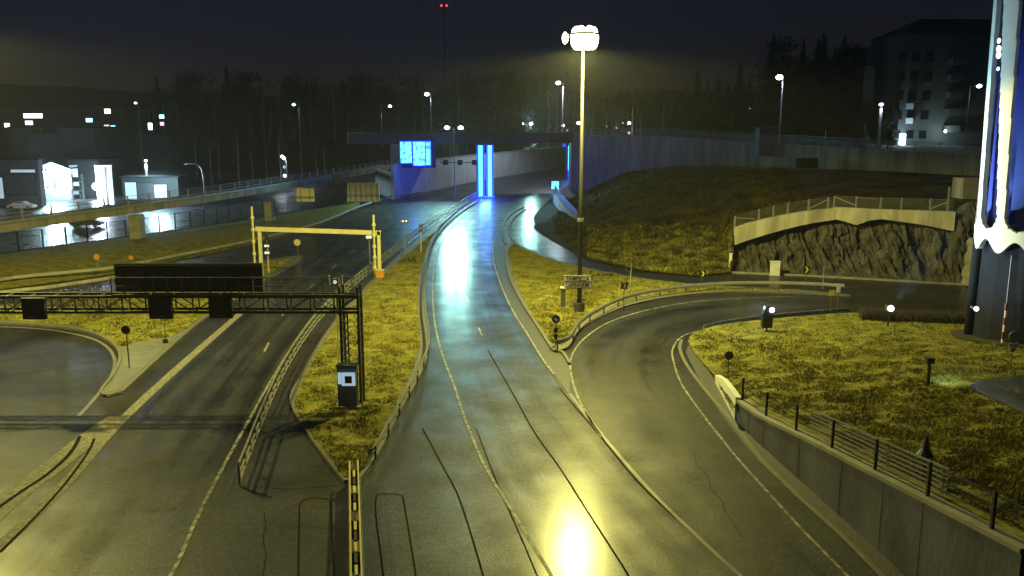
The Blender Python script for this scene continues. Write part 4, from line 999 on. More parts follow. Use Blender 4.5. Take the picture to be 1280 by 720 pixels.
# ------------------------------------------------------------ service yard on the left
def bldg(name, label, x0, x1, yt, yb, depth=8, m='facade_dark', D=None, windows=(), door=None, roof=True):
    if D is None: a = P(x0,yb,0); D = a.y; 
    a, c = PD(x0,yb,D), PD(x1,yt,D); zb_ = max(0, a.z) if yb > 200 else max(0,a.z); t = thing(name, label, 'building', ((a.x+c.x)/2, D, zb_))
    MB().box(((a.x+c.x)/2, D+depth/2, (zb_+c.z)/2), (c.x-a.x, depth, c.z-zb_)).build('wall', m, t)
    if roof: MB().box(((a.x+c.x)/2, D+depth/2, c.z+.15), (c.x-a.x+.5, depth+.5, .3)).build('roof', 'roofing', t)
    for w_ in windows:
        wa, wc = PD(w_[0],w_[3],D), PD(w_[2],w_[1],D); f_ = MB().box(((wa.x+wc.x)/2, D-.05, (wa.z+wc.z)/2), (wc.x-wa.x+.15,.12,wc.z-wa.z+.15)).build('window','black_metal',t)
        MB().box(((wa.x+wc.x)/2, D-.12, (wa.z+wc.z)/2), (wc.x-wa.x,.06,wc.z-wa.z)).build('pane', w_[4], f_)
    return t
bldg('workshop_building', 'grey flat workshop wall on the far left behind the bridge railing', -80, 47, 200, 258, 1.5, 'facade_dark', windows=((8,218,44,243,'cabinet'),(14,212,44,215.5,'lit_dim'),(-20,222,3,248,'lit_dim')))
bldg('loading_hall', 'dark tall hall rising behind the lit loading bay', 20, 118, 160, 240, 14, 'facade_dark', D=190, windows=((42,160,50,166,'glass_dark'),(53,160,61,166,'glass_dark'),(64,160,72,166,'glass_dark')))
bldg('grey_warehouse', 'grey warehouse wall between the lit bay and the bright pillars', 88, 122, 201, 255, 12, 'facade', D=175)
bldg('low_shed', 'long low pale shed with doors behind the light bridge', 154, 222, 222.5, 250, 6, 'facade', D=158, windows=((158,228,170,249,'lit_dim'),(173,229,192,249,'cabinet'),(194,231,208,247,'lit_dim')))
bldg('far_factory', 'wide dark factory building with scattered lit windows on the left horizon', -60, 150, 132, 205, 20, 'facade_dark', D=300, windows=((30,142,53,147.5,'lit_white'),(32,151,41,156,'warm_light'),(6,154,12,159,'warm_light'),(131,136,138,142,'warm_light'),(131,156,136.5,165,'pink_light'),(139,157,144,161.5,'lamp_cyan'),(144,165.5,148,169.5,'lit_white'),(108,148,115.5,152.5,'lamp_cyan')))
bldg('small_house', 'dim small house with two lit lamps behind the service yard', 172, 213, 168, 200, 10, 'facade_dark', D=260, windows=((186,154,190,162,'lamp_cool'),(199.5,143.5,205,148,'lamp_cyan'),(200.5,152.5,205,157,'pink_light')) )
# lit loading bay
def bay():
    D = 168; a, c = PD(48,236,D), PD(86,207,D); t = thing('loading_bay', 'brightly lit open loading bay with sloping roof', 'building', ((a.x+c.x)/2, D, 0))
    MB().box(((a.x+c.x)/2, D+3, (a.z+c.z)/2), (c.x-a.x,.2,c.z-a.z)).build('back_wall','lit_white' if False else 'white_paint',t)
    MB().box((a.x, D+1.5, (a.z+c.z)/2),(.25,3,c.z-a.z)).build('side_wall','white_paint',t); MB().box((c.x, D+1.5, (a.z+c.z)/2),(.25,3,c.z-a.z)).build('side_wall','white_paint',t)
    MB().box(((a.x+c.x)/2, D+1.5, a.z/2),(c.x-a.x,3,a.z)).build('dock','concrete',t)
    MB().add([(a.x-.4,D-.5,c.z-.6),(c.x+.4,D-.5,c.z-.6),((a.x+c.x)/2,D-.5,c.z+.7),(a.x-.4,D+3.5,c.z-.6),(c.x+.4,D+3.5,c.z-.6),((a.x+c.x)/2,D+3.5,c.z+.7)],[(0,1,2),(3,5,4),(0,2,5,3),(1,4,5,2)]).build('roof','roofing',t)
    q = PD(65,212,D+1); MB().ball(q,.95,10,8,.6).build('floodlight','lit_white',t)
    for dx,wd in ((-1.2,1.0),(1.5,1.7)): MB().box(((a.x+c.x)/2+dx, D+1.5, a.z+.7),(wd,1.2,1.4)).build('stacked_goods','cabinet',t)
    lamp('bay_light', PD(65,214,D-1.5), 22000, (.55,.9,1), .5, t)
bay()
def car(label, loc, rz, col, L_=4.3, group=None, lit=False):
    t = thing('parked_car', label, 'car', loc, group); c, s_ = math.cos(rz), math.sin(rz)
    def T(x, y, z): return Vector((loc[0]+x*c-y*s_, loc[1]+x*s_+y*c, loc[2]+z))
    prof = [(-2.1,.35),(-2.15,.7),(-1.9,.92),(-1.45,.98),(-.95,1.40),(.55,1.43),(1.2,1.0),(1.95,.85),(2.15,.6),(2.12,.32)]
    n = len(prof); m = MB(); vs = [T(x,-.85 if z < 1.1 else -.68,z) for x,z in prof]+[T(x,.85 if z < 1.1 else .68,z) for x,z in prof]
    m.add(vs,[tuple(range(n)),tuple(range(n,2*n))[::-1]]+[(i,(i+1)%n,n+(i+1)%n,n+i) for i in range(n)]); m.build('body',col,t)
    for sgn in (-1,1):
        m = MB(); m.add([T(-1.25,sgn*.83,1.0),T(1.0,sgn*.83,1.02),T(.5,sgn*.71,1.36),T(-.85,sgn*.71,1.34)],[(0,1,2,3)]); m.build('window','glass_dark',t)
        for x in (-1.35,1.35):
            w0 = MB().tube([T(x,sgn*.7,.33),T(x,sgn*.9,.33)],.33,14).build('wheel','rubber',t); MB().tube([T(x,sgn*.86,.33),T(x,sgn*.915,.33)],.19,10).build('rim','galv',w0)
    for sgn in (-.6,.6): MB().box(T(2.13,sgn,.66),(.06,.3,.14),rz).build('headlight','sign_white',t)
    return t
q = P(308,244.5,3.6)
car('white parked car behind the light bridge railing', (P(308,245,0).x-1, 190, gz(P(308,245,0).x-1,190)), .2, 'car_white')
car('pale parked car left of the bright pillars', (P(28,262,0).x, 150, 0), .1, 'car_white')
car('dark car parked on the wet yard near the fence', (P(95,287,0).x, P(95,290,0).y+6, 0), .15, 'cabinet')
def bright_pillars():
    D = 150; t = thing('lit_pylon', 'tall dazzling white and yellow lit pylon with vertical bars', 'lit pylon', (PD(130,255,D).x, D, 0))
    z0, z1 = max(.1,PD(0,256,D).z), PD(0,208,D).z
    for px, w_, m_ in ((123.5,.7,'lit_white'),(131,.30,'lit_dim'),(138,.55,'lit_dim')):
        MB().box((PD(px,230,D).x, D, (z0+z1)/2),(w_,.4,z1-z0)).build('lit_bar', m_, t)
    MB().box((PD(130.5,230,D).x, D+.5,(z0+z1)/2),(2.4,.3,z1-z0)).build('back_panel','cabinet',t); MB().box((PD(130.5,230,D).x, D,z1+.1),(2.7,.8,.25)).build('top_beam','sign_white',t)
    MB().ball(PD(120.5,233,D-.6),.7,10,8).build('floodlight','lit_white',t)
    lamp('pylon_light', PD(121,236,D-3), 5000, (.72,.8,1), .5, t)
bright_pillars()
# lamp, arch lamp, small items
street_lamp('white lit post beside the low pale shed', 183, 201, LB(182,160), (.2,), 2500, arm=.5, size=.3, pw=.32, m='lit_white', color=(.55,.9,1))
D = 150; t = thing('arched_lamp', 'curved arch lamp post right of the low pale shed', 'street lamp', LB(240,D))
x0, x1 = PD(217,0,D).x, PD(240,0,D).x; z1 = PD(0,204.5,D).z
MB().tube([(x1,D,0),(x1,D,z1*.72),(x1-.25,D,z1*.9),(x1-1.0,D,z1),(x1-2.2,D,z1+.05),(x0,D,z1-.15)],.15,8).build('pole','galv',t,smooth=True); MB().box((x0,D,z1-.2),(.6,.3,.15)).build('lamp_head','galv_dark',t)
q = PD(69,258,128); t = thing('small_lamp', 'small glowing violet white lamp above the light bridge deck', 'lamp', (q.x,128,0)); MB().tube([(q.x,128,0),(q.x,128,q.z)],.08).build('post','galv',t); MB().box(q,(.7,.3,1.1)).build('lens','lamp_cool',t)
q = PD(356,216,185); t = thing('signal_lamp', 'stack of small signal lamps beside the parked car', 'signal', (q.x,185,gz(q.x,185))); MB().box(q+Vector((0,.1,1.5)),(.5,.3,4)).build('housing','black_metal',t)
for k,m_ in enumerate(('lamp_violet','lit_dim','lit_white')): MB().disc(q+Vector((0,-.1,1.8*k-.6)),.32,(0,1,0),.1).build('lens',m_,t)
q = PD(98,240,163); t = thing('pallet_rack', 'white shelving rack with stacked goods beside the pylon', 'rack', (q.x,163,0))
for dx in (-1,1): MB().box((q.x+dx*.9,163,2.6),(.15,.6,5.2)).build('upright','white_paint',t)
for z in (.6,2.2,3.8): MB().box((q.x,163,z),(1.9,.6,.12)).build('shelf','white_paint',t); MB().box((q.x-.2,163,z+.5),(1.1,.5,.8)).build('load','cabinet',t)
# yard lights under canopy (reflections on the wet yard)
lamp('yard_light', P(200,262,0)+Vector((0,0,5.5)), 9000, (.5,.85,1), .6, bpy.data.objects['low_shed'])
lamp('ramp_light', PD(120,235,170), 2500, (.55,.8,1), .5, bpy.data.objects['grey_warehouse'])

# ------------------------------------------------------------ apartment block on the right
def apartments():
    D = 172; t = thing('apartment_block', 'tall dark apartment block with stacked balconies beside the tower', 'building', (PD(1170,190,D).x, D, 10.5))
    x0, x1 = PD(1120,190,D).x, PD(1290,190,D).x; z1 = PD(0,42,D).z
    MB().box(((x0+x1)/2, D+8,(9+z1)/2),(x1-x0,16,z1-9)).build('wall','facade',t)
    MB().add([(x0-.5,D-.6,z1),(x1+.5,D-.6,z1),(x1+.5,D+16.6,z1),(x0-.5,D+16.6,z1),(x0+6,D+8,z1+3.5),(x1-6,D+8,z1+3.5)],[(0,1,5,4),(1,2,5),(2,3,4,5),(3,0,4),(0,3,2,1)]).build('roof','roofing',t)
    xs = [PD(p,0,D).x for p in (1196,1214)]
    for k in range(6):
        zf = PD(0,182-k*21,D).z
        MB().box(((xs[0]+xs[1])/2-.6, D-.9, zf),(2.6,1.8,1.3)).build('balcony','white_paint' if False else 'facade',t)
    for k in range(5):
        for j in range(4):
            if j == 3: continue
            px = 1134+j*17; zz = PD(0,168-k*24,D).z; x = PD(px,0,D).x
            f_ = MB().box((x,D-.04,zz),(1.5,.1,1.7)).build('window','black_metal',t); MB().box((x,D-.1,zz),(1.25,.05,1.45)).build('pane','glass_dark',f_)
    f_ = MB().box((PD(1125,177,D).x+.3,D-.3,PD(0,177,D).z),(1.1,.3,3.0)).build('entrance','lit_white',t)
    for px,py in ((1137,133),(1136.5,151)): MB().box((PD(px,py,D-1).x,D-1,PD(0,py,D-1).z),(.9,1.2,1.1)).build('balcony','sign_white',t)
    x2 = PD(1086,0,D+14).x
    MB().box(((x2+x0)/2,D+20,(9+z1-5)/2),(x0-x2+.5,14,z1-5-9)).build('rear_wing','facade',t)
    lamp('entrance_light', PD(1127,172,D-3), 1300, (.6,.9,1), .4, t)
    lamp('wall_light', PD(1182,166,D-3), 500, (.6,.9,.9), .3, t)
    c = PD(1182,164,D-1.5); MB().ball(c,.35).build('wall_lamp','warm_light',t)
apartments()
# low panels, kiosk on the plateau
for x0,x1,y0,y1,D,mm,nm,lab in ((1031,1054,163,181,130,'facade','graffiti_panel','pale panel with dark scribbles behind the approach wall'),(946,978,160,176,140,'facade_dark','low_kiosk','low grey kiosk beside the blue white street lamp')):
    a,c = PD(x0,y1,D),PD(x1,y0,D); zg = 9.5; t = thing(nm,lab,'panel' if 'panel' in nm else 'kiosk',((a.x+c.x)/2,D,zg)); MB().box(((a.x+c.x)/2,D,(zg+c.z)/2),(c.x-a.x,.3 if 'panel' in nm else 2.5,c.z-zg)).build('body',mm,t)
    MB().box(((a.x+c.x)/2,D,c.z+.06),(c.x-a.x+.2,.4 if 'panel' in nm else 2.8,.12)).build('cap','roofing',t)
    if 'panel' in nm:
        for dx in (-.8,.5): MB().bar(((a.x+c.x)/2+dx-.3,D-.17,c.z-.5),((a.x+c.x)/2+dx,D-.17,c.z-1),.12).build('scribble','black_metal',t); MB().bar(((a.x+c.x)/2+dx,D-.17,c.z-1),((a.x+c.x)/2+dx+.4,D-.17,c.z-.6),.1).build('scribble','black_metal',t)

# ------------------------------------------------------------ blue and white tower on the right
def tower():
    g0 = G(1220,436); Dc = g0.y + 3.9; s_ = mpp(g0); base = Vector((PD(1296,400,Dc).x, Dc, gz(PD(1296,400,Dc).x, Dc)))
    def Rx(py): return PD(1296,py,Dc).x - PD(1218.5+(300-py)*.073,py,Dc-1).x
    t = thing('tower', 'tall blue tower wrapped in a white shell with rounded slots', 'tower', base)
    zr = lambda py: PD(0,py,Dc-2.5).z
    z_bot, z_slot, z_top = zr(312), zr(291), zr(-330)
    r_at = lambda z: 4.05 + .012*(z - z_bot)
    nA, nZ = 360, 110; ph0 = R(180-36)    # slot centres every 30 degrees; angle 180 = left seen from camera
    drift = [0.]; zt0 = zr(0)
    def cell(ang):  # offset from slot centre, -15..15
        d = (math.degrees(ang) - (180+36) + drift[0]) % 30
        return d - 30 if d > 15 else d
    m = MB(); th = .28
    def zbot(ang):
        c = cell(ang); return z_bot + .38*math.cos(R(c*12))
    keep = {}
    zs = [0]*(nZ+1)
    for side in (0,1):
        for i in range(nA):
            ang = 2*math.pi*i/nA
            for j in range(nZ+1):
                u = j/nZ; 
                if j <= 26: z = zbot(ang) + (z_slot+1.6 - zbot(ang))*j/26
                else: z = z_slot+1.6 + (z_top - z_slot-1.6)*(j-26)/(nZ-26)
                r = r_at(z) - side*th; m.v.append(Vector((base.x+math.cos(ang)*r, base.y+math.sin(ang)*r, z)))
    def idx(s,i,j): return s*nA*(nZ+1) + (i%nA)*(nZ+1) + j
    solid = {}
    for i in range(nA):
        ang = 2*math.pi*(i+.5)/nA
        for j in range(nZ):
            z = (m.v[idx(0,i,j)].z + m.v[idx(0,i,j+1)].z)/2
            h01 = max(0, (z - z_slot)/(zt0 - z_slot)); drift[0] = 11*min(h01, 1.6); c = abs(cell(ang)); HW = max(4.5, 11.3 - 4.8*h01)
            hw = HW if z > z_slot + .9 else (11.3*math.sqrt(max(0,1-((z_slot+.9-z)/.9)**2)) if z > z_slot else -1)
            solid[(i,j)] = c > hw
    for i in range(nA):
        for j in range(nZ):
            if not solid[(i,j)]: continue
            m.f.append((idx(0,i,j),idx(0,i+1,j),idx(0,i+1,j+1),idx(0,i,j+1))); m.f.append((idx(1,i,j),idx(1,i,j+1),idx(1,i+1,j+1),idx(1,i+1,j)))
            if not solid[((i+1)%nA,j)]: m.f.append((idx(0,i+1,j),idx(1,i+1,j),idx(1,i+1,j+1),idx(0,i+1,j+1)))
            if not solid[((i-1)%nA,j)]: m.f.append((idx(0,i,j),idx(0,i,j+1),idx(1,i,j+1),idx(1,i,j)))
            if j == 0: m.f.append((idx(0,i,0),idx(1,i,0),idx(1,i+1,0),idx(0,i+1,0)))
            elif not solid[(i,j-1)]: m.f.append((idx(0,i,j),idx(1,i,j),idx(1,i+1,j),idx(0,i+1,j)))
            if j < nZ-1 and not solid[(i,j+1)]: m.f.append((idx(0,i,j+1),idx(0,i+1,j+1),idx(1,i+1,j+1),idx(1,i,j+1)))
    m.build('shell','shell_white',t,smooth=False)
    core = MB().tube([(base.x,base.y,base.z-.5),(base.x,base.y,z_bot+1.2)],[3.62,3.55],24); core.build('lower_drum','lower_steel',t)
    MB().tube([(base.x,base.y,z_bot+1.0),(base.x,base.y,z_top)],[3.45,3.5],48).build('core','core_blue',t,smooth=True)
    # rings inside the slots
    rg_ = MB()
    for k in range(9):
        z = z_slot + 1.6 + k*2.4; r = 3.5
        for a12 in range(12):
            ang = R(180+36+30*a12); rg_.bar((base.x+math.cos(ang-.05)*r, base.y+math.sin(ang-.05)*r, z),(base.x+math.cos(ang+.05)*r, base.y+math.sin(ang+.05)*r, z),.06)
    rg_.build('bracket_clips','galv',t)
    # round leg at the left; dark sheets painted as shaded openings in the drum
    for k in range(12):
        ang = R(180+21+30*k) ; r = 3.72
        if k in (11, 3, 7): MB().tube([(base.x+math.cos(ang-.25)*r, base.y+math.sin(ang-.25)*r, base.z-.4),(base.x+math.cos(ang-.25)*r, base.y+math.sin(ang-.25)*r, z_bot+.9)],.36,14).build('leg','lower_steel',t,smooth=True)
    def on(angd, z, r=3.70): return Vector((base.x+math.cos(R(angd))*r, base.y+math.sin(R(angd))*r, z))
    z0 = gz(base.x-3, base.y-1.5)
    H_ = z_bot - z0
    for a0 in (218, 308):
        m = MB(); n = 14
        for i in range(n+1):
            f_ = i/n; ang = a0 + 60*f_
            lo_z = z0 + H_*max(0, .55 - 1.6*f_) ; hi_z = z0 + H_*(1.02 - .42*f_)
            m.v += [on(ang, lo_z-.3*(f_>.34)), on(ang, hi_z)]
        m.f = [(2*i,2*i+2,2*i+3,2*i+1) for i in range(n)]; m.build('opening_shade','core_dark',t)
    p1 = on(214, z0-.1, 4.05); mp2 = thing('striped_pole', 'thin red and white pole leaning on the tower foot', 'pole', p1)
    MB().tube([p1, p1+Vector((.02,0,H_*.42))],.08,8).build('pole','white_paint',mp2)
    for k in range(3): MB().tube([p1+Vector((0,0,.5+k*.9)), p1+Vector((0,0,.95+k*.9))],.09,8).build('red_band','red_paint',mp2)
    MB().tube([p1+Vector((.02,0,H_*.42)), p1+Vector((.02,0,H_*.95))],.05,8).build('upper_pole','galv',mp2)
    c = PD(1220.5,386,g0.y-.5); sl_ = thing('spot_lamp', 'tiny bright lamp fixed on the left leg of the tower', 'lamp', c); MB().ball(c,.13,8,6).build('lens','lamp_cool',sl_); MB().box(c+Vector((0,.35,0)),(.12,.5,.12)).build('bracket','black_metal',sl_)
    for (py,rr,mm) in ((51,.10,'warm_light'),(61,.13,'warm_light'),(69,.13,'lit_white'),(86,.07,'lit_white')):
        c = PD(1248.5-(py-60)*.03,py,base.y-3.3); MB().ball(c,rr,8,6,1.5).build('slot_light',mm,t)
    # paved apron
    n=28; MB().add([Vector((base.x+math.cos(2*math.pi*i/n)*6.2, base.y+math.sin(2*math.pi*i/n)*4.9, 0)) for i in range(n)],[tuple(range(n))])
    ap = MB(); rings = 5
    for j in range(rings+1):
        for i in range(n):
            a_ = 2*math.pi*i/n; rr = 3.2+1.7*j/rings; x,y = base.x+math.cos(a_)*rr, base.y+math.sin(a_)*rr; ap.v.append(Vector((x,y,gz(x,y)+.10-.03*j/rings)))
    ap.f = [(j*n+i, j*n+(i+1)%n, (j+1)*n+(i+1)%n, (j+1)*n+i) for j in range(rings) for i in range(n)]
    ap.build('gravel_apron','dirt',kind='structure')
    return base
TB = tower()
# dark asphalt strip right of the bollard lamp
pp = [G(*q) for q in ((1215,500),(1235,480),(1275,470),(1340,468),(1340,520),(1290,520))]
mm_ = MB()
q0 = [(1222,478),(1250,474),(1290,470),(1350,472)]; q1 = [(1210,486),(1240,500),(1285,522),(1350,550)]
for a, c in zip(q0, q1):
    A, B = G(*a), G(*c)
    for j in range(5): v = A.lerp(B, j/4); mm_.v.append(Vector((v.x, v.y, gz(v.x, v.y)+.09)))
mm_.f = [(i*5+j,(i+1)*5+j,(i+1)*5+j+1,i*5+j+1) for i in range(3) for j in range(4)]
mm_.build('path','asphalt',kind='structure')

# ------------------------------------------------------------ lamps standing on the mound
def flood(label, px, yc, yb, kind):
    g_ = G(px, yb); t = thing('floodlight', label, 'floodlight', g_); s_ = mpp(g_); z = ztop(g_, yc)
    MB().tube([g_, (g_.x, g_.y, z-.1)], .06, 8).build('post','black_metal',t)
    aim = Vector((TB.x-1, TB.y-2.5, z+6)); d = (aim - Vector((g_.x,g_.y,z))).normalized()
    c = Vector((g_.x, g_.y, z))
    if kind == 'open':
        MB().box(c, (.5,.35,.4)).build('housing','galv_dark',t); MB().ball(c+Vector((.0,-.22,.02)), 3.6*s_, 12, 8).build('lens','lamp_cool',t)
        lamp('flood_light', c+Vector((.3,-.3,.5)), 30000, (.42,.85,1), .2, t, spot=46, aim=(TB.x-2.2,TB.y-3,19), blend=.8)
    else:
        m = MB(); pr = [(-.35,-.85),(.32,-.85),(.35,.45),(.1,.75),(-.18,.62),(-.36,.1)]; n = len(pr)
        vs = [(g_.x+x, g_.y-.25, z+y) for x,y in pr]+[(g_.x+x, g_.y+.25, z+y) for x,y in pr]
        m.add(vs,[tuple(range(n)),tuple(range(n,2*n))[::-1]]+[(i,(i+1)%n,n+(i+1)%n,n+i) for i in range(n)]).build('housing','black_metal',t)
        MB().ball(c+Vector((.22,-.28,.42)),.17,10,6).build('lens','lamp_cool',t)
        lamp('flood_light', c+Vector((.75,-.3,.5)), 12000, (.5,.85,1), .15, t, spot=70, aim=(TB.x-2.5,TB.y-3,12), blend=.8)
        lamp('side_light', c+Vector((-.2,.55,.5)), 110, (.45,.85,1), .15, t)
flood('black hooded floodlight at the top edge of the grass mound', 958, 394, 414, 'hood')
flood('dazzling white floodlight on a short post before the low hedge', 1110, 385, 408, 'open')
g_ = G(1159.5,482); t = thing('bollard_lamp', 'dark bollard lamp lighting a patch of grass before the tower', 'bollard lamp', g_); z = ztop(g_,452)
MB().tube([g_,(g_.x,g_.y,z)],.09,8).build('post','black_metal',t); MB().box((g_.x,g_.y,z+.05),(.38,.3,.28)).build('head','black_metal',t); MB().disc((g_.x+.1,g_.y,z-.1),.1,(0,0,1),.03).build('lens','lit_dim',t)
lamp('bollard_light', (g_.x+.35,g_.y+.1,z-.05), 120, (.5,.9,.9), .08, t, spot=110, aim=(g_.x+1.8,g_.y+.6,g_.z), blend=.7)
g_ = G(1153.5,600); t = thing('figure_post', 'dark post topped by a cone shaped cap on the mound near the fence', 'post', g_); z = ztop(g_,545)
MB().tube([g_,(g_.x,g_.y,g_.z+(z-g_.z)*.62)],.09,8).build('post','black_metal',t); MB().tube([(g_.x,g_.y,g_.z+(z-g_.z)*.56),(g_.x,g_.y,g_.z+(z-g_.z)*.72),(g_.x,g_.y,z)],[.30,.13,.05],10).build('cap','black_metal',t)
for k,(px,py) in enumerate(((1180,633),(1148,640))): pass

# ------------------------------------------------------------ vegetation
def blade_field(name, label, polyf, n, hmin, hmax, wd, m='blades', seed=1):
    rnd = random.Random(seed); mb = MB(); cnt = 0; vs = []; fs = []
    while cnt < n:
        p = polyf(rnd)
        if p is None: continue
        cnt += 1
        dens = mn.noise(Vector((p.x*.7, p.y*.7, seed)))
        if dens < -.2 and rnd.random() < .6: continue
        for k in range(4):
            a = rnd.uniform(0, 6.28); h = rnd.uniform(hmin, hmax)*(1+dens); l = rnd.uniform(.15,.7)*h*1.6
            c = p + Vector((rnd.uniform(-.12,.12), rnd.uniform(-.12,.12), -.02)); u = Vector((math.cos(a+1.57), math.sin(a+1.57), 0))*wd/2
            tip = c + Vector((math.cos(a)*l, math.sin(a)*l, h)); i0 = len(vs)
            vs += [c-u, c+u, tip]; fs.append((i0,i0+1,i0+2))
    me = bpy.data.meshes.new(name); me.from_pydata([tuple(v) for v in vs],[],fs); me.materials.append(M[m])
    o = bpy.data.objects.new(name, me); COL.objects.link(o); return tag(o, label, 'grass', kind='stuff')
def in_poly(poly):
    x0,x1 = min(p.x for p in poly),max(p.x for p in poly); y0,y1 = min(p.y for p in poly),max(p.y for p in poly)
    def f_(r):
        for _ in range(50):
            x,y = r.uniform(x0,x1), y0+(y1-y0)*r.random()**1.5
            if inside((x,y),poly): return Vector((x,y,gz(x,y)))
        return None
    return f_
blade_field('grass_tufts','short dry grass on the median island',in_poly(median_grass),9000,.06,.16,.05,seed=2)
blade_field('grass_tufts','short dry grass on the triangular island',in_poly(tri_grass),9000,.08,.2,.07,seed=3)
blade_field('grass_tufts','short dry grass on the corner island',in_poly(lis_grass),6000,.08,.2,.07,seed=4)
wtr = resample(wtop, .8)
def on_mound(r):
    px, py = r.uniform(860,1330), r.uniform(388,730)
    h = BVH.ray_cast(Vector((0,0,CAMH)), ray(px,py).normalized())
    if h[0] is None or h[0].z < .14: return None
    q = h[0]
    i = h[2]
    if not inside((q.x,q.y), MPOLY): return None
    if (q - TB).to_2d().length < 4.9 or min((q - p).to_2d().length for p in wtr) < 1.0: return None
    return q.copy()
MPOLY = [Vector((p.x,p.y)) for p in wcol] + [Vector((p.x,p.y)) for p in ecol[::-1]]
blade_field('grass_tufts','rough clumpy dry grass covering the right mound',on_mound,30000,.04,.15,.07,seed=5)
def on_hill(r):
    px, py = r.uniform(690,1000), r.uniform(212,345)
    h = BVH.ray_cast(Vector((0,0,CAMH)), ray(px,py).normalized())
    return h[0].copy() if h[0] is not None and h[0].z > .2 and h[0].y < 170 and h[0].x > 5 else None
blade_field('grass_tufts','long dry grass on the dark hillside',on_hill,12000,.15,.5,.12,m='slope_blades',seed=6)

def on_foot(r):  # paler blades thicken downhill to paint in lamplight on the slope foot
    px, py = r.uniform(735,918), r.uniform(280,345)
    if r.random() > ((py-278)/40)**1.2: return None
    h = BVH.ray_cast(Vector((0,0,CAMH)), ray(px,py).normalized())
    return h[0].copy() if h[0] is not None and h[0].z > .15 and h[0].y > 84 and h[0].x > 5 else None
blade_field('grass_tufts','dry grass paled to imitate lamplight at the foot of the hillside',on_foot,9000,.12,.35,.16,seed=9)

def bare_tree_mesh(h, seed, spread=.35, depth=4, twig=.5):
    r = random.Random(seed); tr = MB(); br = MB()
    tr.tube([(0,0,0),(r.uniform(-.1,.1),0,h*.3),(r.uniform(-.3,.3),r.uniform(-.2,.2),h*.65),(0,0,h)],[h*.014,h*.011,h*.007,h*.002],6)
    def grow(p, d, L_, rad, lev):
        e = p + d*L_; br.tube([p, e],[rad, rad*.6], 4 if lev < 2 else 3, cap=False)
        if lev >= depth-1: return
        for k in range(3):
            nd = (d + Vector((r.uniform(-1,1),r.uniform(-1,1),r.uniform(-.3,.8)))*.65).normalized(); grow(p + d*L_*r.uniform(.5,1), nd, L_*r.uniform(.5,.75), rad*.6, lev+1)
    for k in range(int(10)):
        a = r.uniform(0,6.28); z = h*r.uniform(.3,.95); grow(Vector((0,0,z)), Vector((math.cos(a)*spread*2, math.sin(a)*spread*2, .9)).normalized(), h*.22*(1.15-z/h), h*.004, 1)
    return tr, br
def spruce_mesh(h, seed):
    r = random.Random(seed); tr = MB().tube([(0,0,0),(0,0,h*.97)],[h*.013,h*.002],6); cr = MB()
    n = int(h*5)
    for i in range(n):
        t_ = i/n; z = h*(.10+.9*t_); R_ = h*.17*(1-t_)**.85*r.uniform(.75,1.2)+.12
        for k in range(7):
            a = r.uniform(0,6.28); rr = R_*r.uniform(.6,1.1); dr = -rr*r.uniform(.25,.5)
            d = Vector((math.cos(a),math.sin(a),0)); s = Vector((-d.y,d.x,0)); p0 = Vector((0,0,z)); w_ = rr*.26
            for m_ in (.35,.65,.95):
                c = p0 + d*rr*m_ + Vector((0,0,dr*m_)); cr.add([c-d*rr*.3+Vector((0,0,.12)), c+s*w_*(1.15-m_)-Vector((0,0,.15)), c+d*rr*.18-Vector((0,0,.05)), c-s*w_*(1.15-m_)-Vector((0,0,.15))],[(0,1,2,3)])
    return tr, cr
def pine_mesh(h, seed):
    r = random.Random(seed); tr = MB().tube([(0,0,0),(.2,0,h*.5),(0,.1,h*.95)],[h*.014,h*.011,h*.003],7); cr = MB()
    for i in range(26):
        z = h*r.uniform(.5,1); a = r.uniform(0,6.28); rr = h*.16*(1.3-z/h)*r.uniform(.4,1.3); c0 = Vector((math.cos(a)*rr,math.sin(a)*rr,z)); tr.tube([(0,0,z-.4),c0],[.06,.02],3,cap=False)
        for k in range(60):
            c = c0 + Vector((r.gauss(0,.9),r.gauss(0,.9),r.gauss(0,.45))); d = Vector((r.uniform(-1,1),r.uniform(-1,1),r.uniform(-.3,.6))).normalized()*.45; s = d.cross(Vector((0,0,1))).normalized()*.12; cr.add([c-d-s,c-d+s,c+d],[(0,1,2)])
    return tr, cr
PROTO = {}
def proto(kind, name, fn, hs, tm, cm, part):
    for k, (h, sd_) in enumerate(hs):
        tr, cr = fn(h, sd_); root = bpy.data.objects.new(name, None)
        a = tr.build('trunk', tm, None); c = cr.build(part, cm, None); COL.objects.unlink(a); COL.objects.unlink(c)
        PROTO.setdefault(kind, []).append((name, part, a.data, c.data, h)); bpy.data.objects.remove(a); bpy.data.objects.remove(c); bpy.data.objects.remove(root)
proto('spruce','spruce_tree',spruce_mesh,((14,1),(18,2),(11,3)),'bark','needles','crown')
proto('pine','pine_tree',pine_mesh,((20,1),(17,5)),'bark','needles','crown')
proto('bare','birch_tree',lambda h,s_: bare_tree_mesh(h,s_),((16,1),(13,2),(19,8)),'pale_bark','bark','branches')
def tree(kind, loc, h, label, group, k=None, rz=None):
    nm, part, td, cdta, h0 = PROTO[kind][random.randrange(len(PROTO[kind])) if k is None else k]
    t = thing(nm, label, 'tree', loc, group); s_ = h/h0; t.scale = (s_*1.35,s_*1.35,s_); t.rotation_euler = (0,0,random.uniform(0,6.28) if rz is None else rz)
    for n_, d_ in (('trunk',td),(part,cdta)):
        o = bpy.data.objects.new(n_, d_); COL.objects.link(o); o.parent = t
    return t
random.seed(21)
def gzz(x,y): return gz(x,y)
